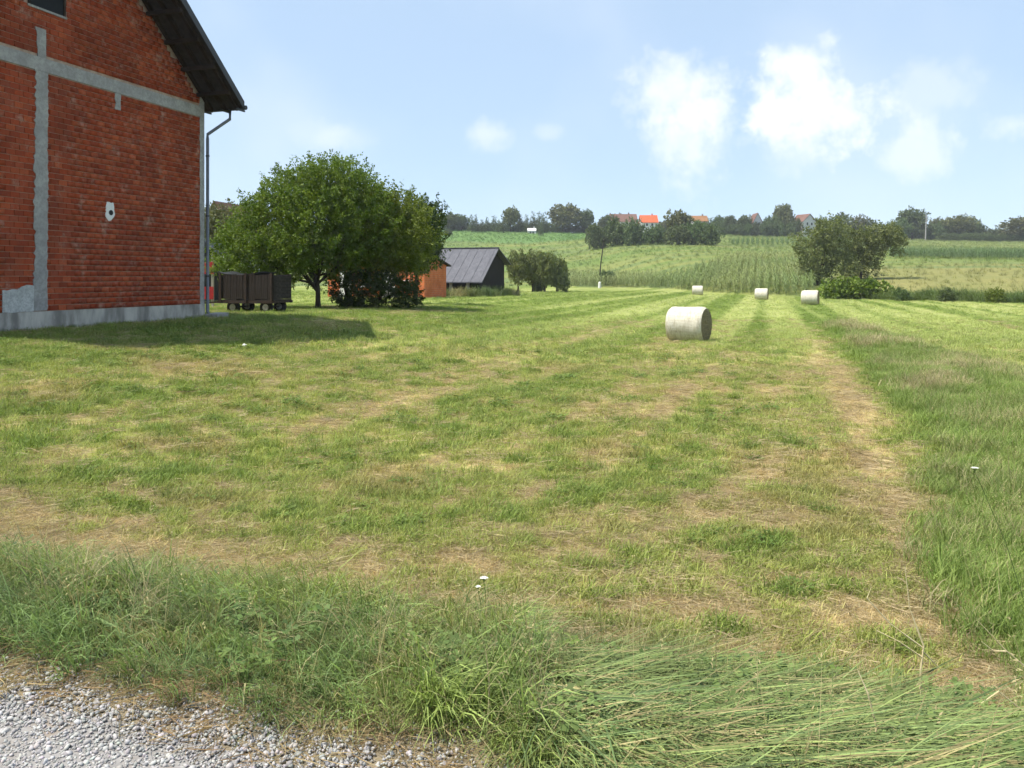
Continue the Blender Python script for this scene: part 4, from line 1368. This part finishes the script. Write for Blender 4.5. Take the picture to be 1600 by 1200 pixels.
def maize_field(name, label, xr, yr, inside, gap, step, tcol):
    cs, rs = [], []
    uu = np.arange(-160, 160, gap)
    vv_ = np.arange(40, 330, step)
    Uu, Vv = np.meshgrid(uu, vv_)
    Uu = Uu.ravel() + rng.normal(0, .05, Uu.size); Vv = Vv.ravel() + rng.normal(0, .1, Vv.size)
    x, y = Uu * CT + Vv * ST, -Uu * ST + Vv * CT
    k = (x > xr[0]) & (x < xr[1]) & (y > yr[0]) & (y < yr[1])
    x, y = x[k], y[k]
    k = inside(x, y) & (rng.uniform(0, 1, len(x)) < .93)
    x, y = x[k], y[k]
    t = tcol[0] + (tcol[1] - tcol[0]) * fbm(x / 12, y / 12, 131, 3)[:, None]
    t = t * rng.uniform(.8, 1.2, (len(x), 1))
    scatter(name, pts3(x, y), maize_p, 6, rng.uniform(.72, .95, len(x)), t, label=label, cat='maize')
def in_a(x, y):
    ray = x / y
    ye = field_end(x) + 26 + 62 * sm((ray - .19) / .10) + 6 * (vnoise(x / 12, x * 0, 133) - .5)
    return (ray > .028) & (ray < .375) & (y > field_end(x) + 2 + 1.5 * (vnoise(x / 4, x * 0, 137) - .5)) & (y < ye)
maize_field('maize_field', 'ripe maize standing in rows behind the far bales', (4, 95), (90, 250), in_a, 1.05, .42, (np.array([.150, .215, .075]), np.array([.275, .290, .115])))
def in_b(x, y):
    ray = x / y
    return (ray > .47) & (ray < .80) & (y > 158 + 3 * vnoise(x / 9, x * 0, 139)) & (y < 178)
maize_field('maize_strip', 'green maize strip above the ochre meadow at right', (60, 150), (140, 200), in_b, 1.3, .6, (np.array([.085, .150, .060]), np.array([.14, .19, .08])))
def in_c(x, y):
    ray = x / y
    return (ray > .27) & (ray < .47) & (y > 262) & (y < 285)
maize_field('maize_strip', 'narrow maize strip on the slope right of the bush cluster', (60, 140), (250, 300), in_c, 1.6, .8, (np.array([.10, .165, .060]), np.array([.15, .20, .08])))

# ------------------------------------------------------------------ far trees (shared crown meshes)
def far_kind(seed, kind):
    r = random.Random(seed)
    if kind == 'round':
        bl = [(r.uniform(-.18, .18), r.uniform(-.18, .18), r.uniform(.45, .72), r.uniform(.20, .32), r.uniform(.2, .3), r.uniform(.18, .27)) for _ in range(7)] + [(0, 0, .52, .36, .34, .34)]
        c = crown_mesh('crown', bl, 360, 12, .10, .062, seed, up=.4, shell=.45, spray=.03)
        tk = limbs_mesh('trunk', .36, .03, [b[:3] for b in bl[:5]], seed)
    elif kind == 'bush':
        bl = [(r.uniform(-.35, .35), r.uniform(-.3, .3), r.uniform(.25, .62), r.uniform(.22, .36), r.uniform(.22, .34), r.uniform(.2, .34)) for _ in range(8)] + [(0, 0, .3, .5, .45, .32)]
        c = crown_mesh('crown', bl, 400, 12, .11, .068, seed, up=.35, shell=.4, spray=.03)
        tk = limbs_mesh('trunk', .22, .025, [b[:3] for b in bl[:5]], seed)
    else:
        bl = [(0, 0, .18 + .1 * i, .20 - .022 * i, .20 - .022 * i, .09) for i in range(8)]
        c = crown_mesh('crown', bl, 200, 12, .10, .038, seed, up=.1, shell=.4, spray=.02)
        tk = limbs_mesh('trunk', .25, .02, [(0, 0, .8)], seed)
    return c, tk
KINDS = {k: [far_kind(500 + 10 * i + j, k) for j in range(4)] for i, k in enumerate(('round', 'bush', 'cone'))}
_mat_crowns = {}
def far_tree(px, top, base, width, Y, kind, m, label, cat='tree', group=None, name=None):
    i = random.randrange(4)
    cme, tme = KINDS[kind][i]
    key = (kind, i, m)
    if key not in _mat_crowns:
        c2 = cme.copy(); c2.materials.clear(); c2.materials.append(M[m]); _mat_crowns[key] = c2
    if not tme.materials:
        tme.materials.append(M['bark'])
    x = (px - 800) / FPX * Y
    g = gz(x, Y)
    zb = min(px_z(base, Y), g + .3) if base else g
    zb = g - .1
    h = max(px_z(top, Y) - zb, 1.5) * {'round': 1.04, 'bush': 1.16, 'cone': 1.0}[kind]
    wid = width * Y / FPX
    ext = {'round': .92, 'bush': 1.15, 'cone': .46}[kind]
    t = thing(name or {'round': 'broadleaf_tree', 'bush': 'bush', 'cone': 'conical_tree'}[kind], label, cat, (x, Y, zb), random.uniform(0, 6.28), group)
    t.scale = (wid / ext, wid / ext, h / 1.03)
    put('trunk', tme, None, t)
    put('crown', _mat_crowns[key], None, t)
    return t
G_SKY = 'trees along the skyline'
far_tree(700, 331, 358, 44, 405, 'round', 'leaf_far_dark', 'dark rounded tree on the skyline just right of the pear tree', group=G_SKY)
far_tree(722, 334, 358, 30, 410, 'round', 'leaf_far_dark', 'small dark tree on the skyline second right of the pear tree', group=G_SKY)
far_tree(700, 357, 366, 15, 372, 'bush', 'leaf_far_dark', 'lone small dark shrub in the meadow above the barn roof', 'bush')
for i, px in enumerate((737, 745, 753, 762, 770, 779, 787)):
    far_tree(px + random.uniform(-2, 2), random.uniform(334, 342), 358, random.uniform(12, 17), 398 + random.uniform(-6, 6), 'cone', 'leaf_far_dark',
             'small dark conical tree in the row left of the grey-green skyline tree', group='row of conical trees at left of the skyline')
far_tree(798, 321, 358, 34, 402, 'round', 'leaf_far_olive', 'grey-green tree rising above the row of conical trees', group=G_SKY)
for i, px in enumerate((814, 823, 833, 842, 850)):
    far_tree(px + random.uniform(-1, 1), random.uniform(328, 336), 358, random.uniform(14, 19), 400 + random.uniform(-5, 5), 'cone', 'leaf_far_dark',
             'dark conical tree in the row around the tiny white shed', group='row of conical trees by the white shed')
far_tree(845, 346, 366, 9, 372, 'cone', 'leaf_far_dark', 'little conical tree standing alone below the white shed', group=None)
far_tree(882, 316, 358, 58, 404, 'round', 'leaf_far_olive', 'big round olive tree on the skyline at left of centre', group=G_SKY)
far_tree(912, 326, 358, 32, 408, 'round', 'leaf_far_green', 'rounded tree touching the right side of the big olive skyline tree', group=G_SKY)
G_CL = 'bushy trees of the cluster on the hillside'
for px, top, base, w, Y, k, m, lab in (
        (932, 346, 382, 34, 262, 'bush', 'leaf_far_green', 'leftmost green bush of the hillside cluster'),
        (962, 338, 384, 46, 262, 'bush', 'leaf_far_green', 'tall green bush second from left in the hillside cluster'),
        (990, 341, 385, 44, 258, 'bush', 'leaf_far_dark', 'dark bush below the red roof in the hillside cluster'),
        (1022, 352, 387, 44, 256, 'bush', 'leaf_far_green', 'low green bush in the middle of the hillside cluster'),
        (1062, 327, 388, 46, 262, 'round', 'leaf_far_olive', 'tallest tree of the hillside cluster, right of the red roof'),
        (1058, 352, 390, 46, 250, 'bush', 'leaf_far_dark', 'dark bush in front of the tallest tree of the cluster'),
        (1086, 346, 390, 42, 252, 'bush', 'leaf_far_green', 'green bush second from right in the hillside cluster'),
        (1107, 352, 392, 38, 249, 'bush', 'leaf_far_dark', 'rightmost dark bush of the hillside cluster')):
    far_tree(px, top, base, w, Y, k, m, lab, 'bush' if k == 'bush' else 'tree', G_CL)
for px, top, w, Y, k, m, lab in (
        (955, 333, 40, 440, 'round', 'leaf_far_dark', 'dark tree behind the long brown roof on the skyline'),
        (1120, 338, 28, 405, 'bush', 'leaf_far_green', 'low skyline bush right of the orange roof'),
        (1140, 335, 26, 408, 'round', 'leaf_far_dark', 'dark skyline tree left of the white gable, first of two'),
        (1163, 335, 26, 408, 'round', 'leaf_far_dark', 'dark skyline tree nearest the left of the white gable'),
        (1204, 334, 24, 402, 'bush', 'leaf_far_green', 'bush between the white gable and the tall skyline tree'),
        (1224, 316, 40, 410, 'round', 'leaf_far_olive', 'tall olive tree between the white gable and the brown roofed house'),
        (1240, 340, 26, 398, 'bush', 'leaf_far_green', 'low bush at the left foot of the brown roofed house'),
        (1310, 334, 40, 392, 'bush', 'leaf_far_green', 'light green bush right of the brown roofed house'),
        (1340, 337, 46, 396, 'bush', 'leaf_far_olive', 'olive bush on the skyline above the willows'),
        (1362, 342, 34, 394, 'bush', 'leaf_far_dark', 'dark bush on the skyline above the right willow'),
        (1398, 340, 42, 385, 'bush', 'leaf_far_green', 'green bush at the left foot of the big tree by the concrete pole'),
        (1425, 322, 52, 392, 'round', 'leaf_far_dark', 'big dark tree just left of the concrete pole'),
        (1466, 347, 40, 390, 'bush', 'leaf_far_dark', 'dark bush just right of the concrete pole'),
        (1498, 335, 50, 388, 'round', 'leaf_far_olive', 'rounded tree midway between the concrete pole and the right edge'),
        (1524, 341, 34, 392, 'bush', 'leaf_far_dark', 'dark bush against the right side of that rounded skyline tree'),
        (1548, 355, 30, 388, 'bush', 'leaf_far_dark', 'low dark bush in the dip of the skyline at right'),
        (1594, 336, 66, 380, 'round', 'leaf_far_olive', 'big olive tree at the right edge of the skyline'),
        (1640, 330, 70, 385, 'round', 'leaf_far_green', 'green tree at the far right end of the skyline')):
    far_tree(px, top, None, w, Y, k, m, lab, 'bush' if k == 'bush' else 'tree', G_SKY)
fill = random.Random(5)
for a_, b_, t0, t1, Yf in ((690, 800, 347, 353, 412), (800, 930, 346, 352, 414), (930, 1030, 340, 348, 445), (1030, 1130, 336, 346, 430), (1130, 1300, 338, 347, 428), (1300, 1480, 342, 352, 415), (1480, 1620, 352, 362, 405)):
    px = a_
    while px < b_:
        w = fill.uniform(18, 30)
        far_tree(px + w / 2, fill.uniform(t0, t1), None, w * 1.3, Yf + fill.uniform(-5, 5), 'bush', fill.choice(('leaf_far_green', 'leaf_far_olive', 'leaf_far_dark')),
                 'bush filling the continuous tree line behind the skyline trees', 'bush', 'bushes filling the tree line')
        px += w * .8
lowb = [(1128 + 13 * i, random.uniform(346, 350), random.uniform(16, 24), 396) for i in range(9)]
for px, top, w, Y in lowb:
    far_tree(px, top, None, w, Y, 'bush', random.choice(('leaf_far_green', 'leaf_far_dark')), 'low bush in the hedge row along the skyline below the white gable', 'bush', 'hedge row below the white gable')
for i in range(9):
    far_tree(1478 + 15 * i, random.uniform(362, 367), None, 22, 379, 'bush', 'leaf_far_dark', 'low dark bush in the hedge row along the right skyline', 'bush', 'hedge row along the right skyline')

# orchard behind the barn
for px, top, w, Y, lab in ((810, 388, 42, 100, 'leftmost small olive tree behind the barn gable'), (832, 389, 44, 103, 'second small olive tree right of the barn'),
                           (851, 390, 42, 101, 'third small olive tree right of the barn'), (870, 397, 40, 104, 'rightmost small olive tree of the group by the barn')):
    far_tree(px, top, None, w, Y, 'round', 'leaf_willow', lab, 'tree', 'small trees beside the barn', 'fruit_tree')
far_tree(880, 416, None, 24, 100, 'bush', 'leaf_far_dark', 'dark round bush at the right end of the trees by the barn', 'bush')
far_tree(840, 420, None, 20, 104, 'bush', 'leaf_far_dark', 'dark low bush under the trees beside the barn', 'bush')
# weeds at the barn
n = 420
l = rng.uniform(-7.5, 1.2, n); w = -np.abs(rng.normal(.4, .8, n)) - .2
sd_ = rng.uniform(0, 1, n) < .35
l = np.where(sd_, rng.uniform(.5, 1.6, n), l); w = np.where(sd_, rng.uniform(-1, 7, n), w)
x = barn.location.x + N3.x * l + D3.x * w; y = barn.location.y + N3.y * l + D3.y * w
scatter('barn_weeds', pts3(x, y), mid, 6, rng.uniform(1.6, 4.2, n) * (.5 + fbm(x * .8, y * .8, 161, 2)), lerp(np.array([.090, .140, .045]), np.array([.330, .300, .140]), sm((fbm(x * .7, y * .7, 163, 2) - .35) / .3)),
        label='tall green and dry weeds around the foot of the barn', cat='weeds')

# willows, broad-leaved bush and weeds at the end of the field
p = on_ray(1278, 104)
tree('willow', 'big grey-green willow at the end of the field, left one of two', p,
     [(0, 0, 3.2, 2.1, 2.0, 1.7), (-.9, .3, 5.3, 2.0, 2.0, 1.7), (1.2, 0, 6.0, 1.9, 1.8, 1.9), (2.2, .2, 4.4, 1.8, 1.7, 1.6), (1.4, 0, 7.4, 1.3, 1.4, 1.2), (2.8, 0, 2.0, 2.3, 2.0, 1.4), (-.9, 0, 1.6, 1.6, 1.6, 1.3)],
     M['leaf_willow'], 2.6, .16, 601, 640, 22, 1.1, .26, up=.35, shell=.4, droop=.15, spray=.22)
p = on_ray(1345, 107)
tree('willow', 'leaning olive willow with long right branch, right one of two', p,
     [(0, 0, 4.6, 1.6, 1.7, 1.6), (-1.0, .2, 5.8, 1.2, 1.3, 1.2), (2.2, 0, 5.7, 1.7, 1.6, 1.3), (4.1, .1, 5.6, 1.6, 1.5, 1.3), (4.8, 0, 4.5, 1.2, 1.2, .9), (1.4, 0, 3.2, 1.4, 1.2, 1.3), (2.0, 0, 4.3, 1.3, 1.2, .9), (-.6, 0, 2.6, 1.6, 1.4, 1.5), (.8, .3, 1.6, 1.8, 1.4, 1.2)],
     M['leaf_willow'], 3.0, .16, 602, 620, 22, 1.1, .25, up=.3, shell=.4, droop=.15, spray=.2)
p = on_ray(1337, 85)
tree('broadleaf_bush', 'lush lime-green broad-leaved bush beside the bale at the track end', p,
     [(-2.3, 0, .8, 1.4, 1.2, .95), (-.8, -.2, 1.0, 1.5, 1.2, .95), (.9, 0, .9, 1.5, 1.2, .85), (2.4, .1, .8, 1.4, 1.1, .8)],
     M['leaf_lime'], .6, .05, 603, 420, 9, .45, .34, 'bush', up=.6, shell=.6, spray=.16)
for px, top, Y, w, m, lab in ((1412, 455, 79, 26, 'leaf_far_green', 'green weed clump just right of the lime-green bush'), (1478, 456, 75.5, 30, 'leaf_far_dark', 'dark clump in the middle of the field-edge weeds'),
                              (1556, 459, 71.5, 34, 'leaf_lime', 'bright green clump near the right end of the field edge')):
    far_tree(px, top, None, w, Y, 'bush', m, lab, 'weeds', 'weeds along the far field edge', 'weed_clump')
n = 2600
x = rng.uniform(24, 62, n); y = field_end(x) + rng.uniform(.2, 5.5, n)
k = (x / y > .44) & (x / y < .78)
x, y = x[k], y[k]
scatter('field_edge_weeds', pts3(x, y), mid, 6, rng.uniform(2.6, 5.2, len(x)) * (.6 + .8 * fbm(x / 2, y / 2, 141, 2)), lerp(np.array([.090, .150, .045]), np.array([.190, .235, .070]), fbm(x / 3, y / 3, 143, 2)),
        label='tall green weeds along the far edge of the right field', cat='weeds')

# ------------------------------------------------------------------ poles
p = on_ray(936, 158)
up_ = thing('utility_pole', 'thin dark leaning wooden pole at the left edge of the maize', 'pole', p)
ph = px_z(371, 158) - p.z
MB().tube([(0, 0, -.2), (.35, 0, ph * .45), (1.05, 0, ph)], [.13, .11, .09], 8).build('pole_shaft', M['pole_wood'], up_)
MB().beam((.55, 0, ph * .93), (1.45, 0, ph * .95), .12, .12).tube([(.62, 0, ph * .94), (.62, 0, ph * .94 + .3)], .07, 6).tube([(1.38, 0, ph * .95), (1.38, 0, ph * .95 + .3)], .07, 6).build('cross_arm', M['pole_wood'], up_)
far_tree(950, 420, None, 22, 155, 'bush', 'leaf_far_green', 'small green bush at the foot of the leaning dark pole', 'bush')
p = on_ray(937, 146)
tag(MB().tube([(0, 0, 0), (0, 0, 1.0), (0, 0, 1.15)], [.28, .25, .1], 8).build('marker_post', M['far_white']), 'short white marker stone in front of the leaning dark pole', 'post')
bpy.data.objects['marker_post'].location = p
p = on_ray(1446, 377)
cp = thing('utility_pole', 'tall pale concrete pole standing on the skyline at right', 'pole', p)
ph = px_z(336, 377) - p.z
MB().tube([(0, 0, -.2), (.2, 0, ph * .5), (.5, 0, ph)], [.34, .28, .2], 8).build('pole_shaft', M['concrete'], cp)
MB().beam((-.6, 0, ph * .95), (1.5, 0, ph * .95), .16, .16).build('cross_arm', M['concrete'], cp)

# ------------------------------------------------------------------ far houses
def far_house(label, px, Y, base_py, wpx, wall_h, roof_h, wall_m, roof_m, along=True, rot=0.0, name='far_house', depth=8.0, o=.5):
    x = (px - 800) / FPX * Y
    g = gz(x, Y)
    zb = max(px_z(base_py, Y), g)
    w = wpx * Y / FPX
    h = thing(name, label, 'house', (x, Y, g - .2), rot)
    wt = zb - g + .2 + wall_h
    if along:       # ridge runs left to right
        MB().box(-w / 2, w / 2, 0, depth, 0, wt).prism([(-w / 2 + .01, 0, wt), (-w / 2 + .01, depth, wt), (-w / 2 + .01, depth / 2, wt + roof_h * .97)], (w - .02, 0, 0)).build('wall', wall_m, h)
        MB().prism([(-w / 2 - o, -o, wt - .25), (-w / 2 - o, depth / 2, wt + roof_h), (-w / 2 - o, depth / 2, wt + roof_h + .2), (-w / 2 - o, -o, wt - .05)], (w + 2 * o, 0, 0)) \
            .prism([(-w / 2 - o, depth / 2, wt + roof_h), (-w / 2 - o, depth + o, wt - .25), (-w / 2 - o, depth + o, wt - .05), (-w / 2 - o, depth / 2, wt + roof_h + .2)], (w + 2 * o, 0, 0)).build('roof', roof_m, h)
        ro = h.children[-1]
        MB().box(w * .2, w * .2 + .6, depth * .5 - .3, depth * .5 + .3, wt + roof_h - .2, wt + roof_h + 1.0).build('chimney', roof_m, ro)
    else:           # gable towards the road
        MB().prism([(-w / 2, 0, 0), (w / 2, 0, 0), (w / 2, 0, wt), (0, 0, wt + roof_h), (-w / 2, 0, wt)], (0, depth, 0)).build('wall', wall_m, h)
        k = roof_h / (w / 2)
        MB().prism([(-w / 2 - o, -o, wt - o * k + .03), (0, -o, wt + roof_h + .03), (0, -o, wt + roof_h + .28), (-w / 2 - o, -o, wt - o * k + .28)], (0, depth + 2 * o, 0)) \
            .prism([(0, -o, wt + roof_h + .03), (w / 2 + o, -o, wt - o * k + .03), (w / 2 + o, -o, wt - o * k + .28), (0, -o, wt + roof_h + .28)], (0, depth + 2 * o, 0)).build('roof', roof_m, h)
    nw = 2 if w < 9 else 3
    for i in range(nw):
        cx = -w / 2 + w * (i + 1) / (nw + 1)
        MB().box(cx - .5, cx + .5, -.06, .02, wt - 1.9, wt - .6).build('window', M['glass'], h)
    return h
far_house('far house with bright red roof on the skyline at centre', 1015, 425, 352, 25, 1.6, 3.9, M['far_white'], M['far_red_roof'])
far_house('far house with long dull brown roof left of the bright red roof', 975, 435, 352, 40, 2.0, 4.2, M['far_white'], M['far_brown_roof'])
far_house('far white house with orange-brown roof right of the cluster of bushes', 1095, 425, 355, 22, 3.2, 3.0, M['far_white'], M['far_orange_roof'])
far_house('far house with steep bright white gable on the skyline', 1184, 405, 350, 13, 1.4, 4.0, M['far_white'], M['far_brown_roof'], False)
far_house('far white house with hipped brown roof right of the tall skyline tree', 1265, 405, 354, 27, 2.6, 3.6, M['far_white'], M['far_brown_roof'], False, R(25))
far_house('tiny white shed among the conical trees on the left skyline', 831, 392, 380, 13, 1.5, 1.0, M['far_white'], M['far_white'], True, 0, 'far_shed', 4, .12)
far_house('white house half hidden behind the loose tree by the downpipe', 338, 92, 400, 44, 3.4, 2.6, M['far_white'], M['far_brown_roof'], False, R(-14))

# ------------------------------------------------------------------ small plants in front
def stalk(name, label, base, pts, r0, m, branches=(), cat='weed', group=None):
    t = thing(name, label, cat, base, 0, group)
    MB().tube([(0, 0, -.02)] + list(pts), [r0 * (1 - .75 * i / len(pts)) for i in range(len(pts) + 1)], 5).build('stem', m, t)
    for b in branches:
        MB().tube(b, [r0 * .6] + [r0 * .35] * (len(b) - 2) + [r0 * .2], 4).build('side_branch', m, t)
    return t
p = on_ray(1437, 3.55)
stalk('dry_weed', 'tall dry branching straw-coloured stalk at the right foreground', p,
      [(.005, 0, .22), (.018, .0, .32), (-.035, .02, .48), (-.05, .03, .66)], .0062, M['dry'],
      [[(.018, 0, .31), (-.12, .02, .41), (-.22, .03, .52), (-.20, .03, .57)], [(.012, 0, .27), (-.09, 0, .34), (-.18, .02, .38), (-.185, .02, .33)], [(.012, 0, .30), (.07, .0, .24), (.10, 0, .21)]], group='dry stalks at the right')
p = on_ray(1590, 3.7)
stalk('dry_weed', 'long pale stalk leaning left across the right edge of the foreground', p + Vector((.25, 0, 0)), [(-.12, 0, .18), (-.30, .0, .33), (-.42, .02, .46)], .0062, M['dry'], [[(-.30, 0, .33), (-.36, 0, .33), (-.41, .01, .37)]], group='dry stalks at the right')
p = on_ray(1545, 3.3)
stalk('dry_weed', 'short bent dry stalk low at the right edge of the foreground', p + Vector((.2, 0, 0)), [(-.05, 0, .10), (-.16, .0, .19), (-.22, .02, .13)], .0062, M['dry'], group='dry stalks at the right')
p = on_ray(1365, 2.95)
stalk('dry_weed', 'thin dry stalk standing in the flattened grass', p, [(.01, 0, .10), (-.02, .0, .22), (-.05, .02, .30)], .0062, M['dry'], group='dry stalks at the right')
def umbel(label, base, top, name='wild_carrot', rad=.020, n=14):
    t = thing(name, label, 'flower', base, 0, 'white wild flowers')
    tp = Vector(top)
    MB().tube([(0, 0, -.02), tp * .5 + Vector((.02, 0, .02)), tp], [.003, .0026, .002], 5).build('stem', M['green_stem'], t)
    mb = MB(); pe = MB()
    for i in range(n):
        a = i * 2.4; d = rad * math.sqrt((i + .5) / n)
        e = tp + Vector((math.cos(a) * d, math.sin(a) * d, .022 - d * .15))
        mb.tube([tp, e], .0008, 3, False)
        for j in range(4):
            q = a + j * 1.57
            pe.poly([e, e + Vector((math.cos(q) * .006, math.sin(q) * .006, .002)), e + Vector((math.cos(q + .8) * .008, math.sin(q + .8) * .008, .003)), e + Vector((math.cos(q + 1.57) * .006, math.sin(q + 1.57) * .006, .002))])
    mb.build('flower_rays', M['green_stem'], t)
    pe.build('petals', M['petal'], t)
    return t
p = on_ray(1610, 5.2)
umbel('white flower head on a long leaning stem in the tall grass at right', p, Vector(((1523 - 1610) / FPX * 5.2, 0, px_z(736, 5.2) - p.z)))
p = on_ray(753, 4.9)
umbel('small white flower at the edge of the verge grass in mid foreground', p, Vector((.012, 0, px_z(908, 4.9) - p.z)), rad=.022, n=14)
p = on_ray(746, 4.82)
umbel('tiny white bud just below the small white flower of the verge', p, Vector((.004, 0, px_z(922, 4.82) - p.z)), rad=.014, n=8)
p = hit(381, 544)
sc = MB().prism([(-.09, -.05, 0), (.07, -.07, .01), (.10, .04, .05), (-.02, .08, .09), (-.1, .03, .03)], (0, .01, .06)).build('paper_scrap', M['far_white'])
sc.location = p + Vector((0, 0, .01))
sc.scale = (.6, .6, .6)
tag(sc, 'small white scrap lying on the mown grass in front of the trailer', 'litter')

# ------------------------------------------------------------------ thin summer haze
hz, nt, out = new_mat('summer_haze')
pv = nt.nodes.new('ShaderNodeVolumePrincipled')
pv.inputs['Color'].default_value = (.90, .94, 1.0, 1)
pv.inputs['Density'].default_value = .00022
pv.inputs['Anisotropy'].default_value = .0
nt.links.new(pv.outputs[0], out.inputs['Volume'])
HAZE = True
if HAZE:
    zmin = float(GZ.min()) - 1
    tag(MB().box(-1200, 1200, -12, 1050, zmin, 46).build('haze', hz), kind='stuff')
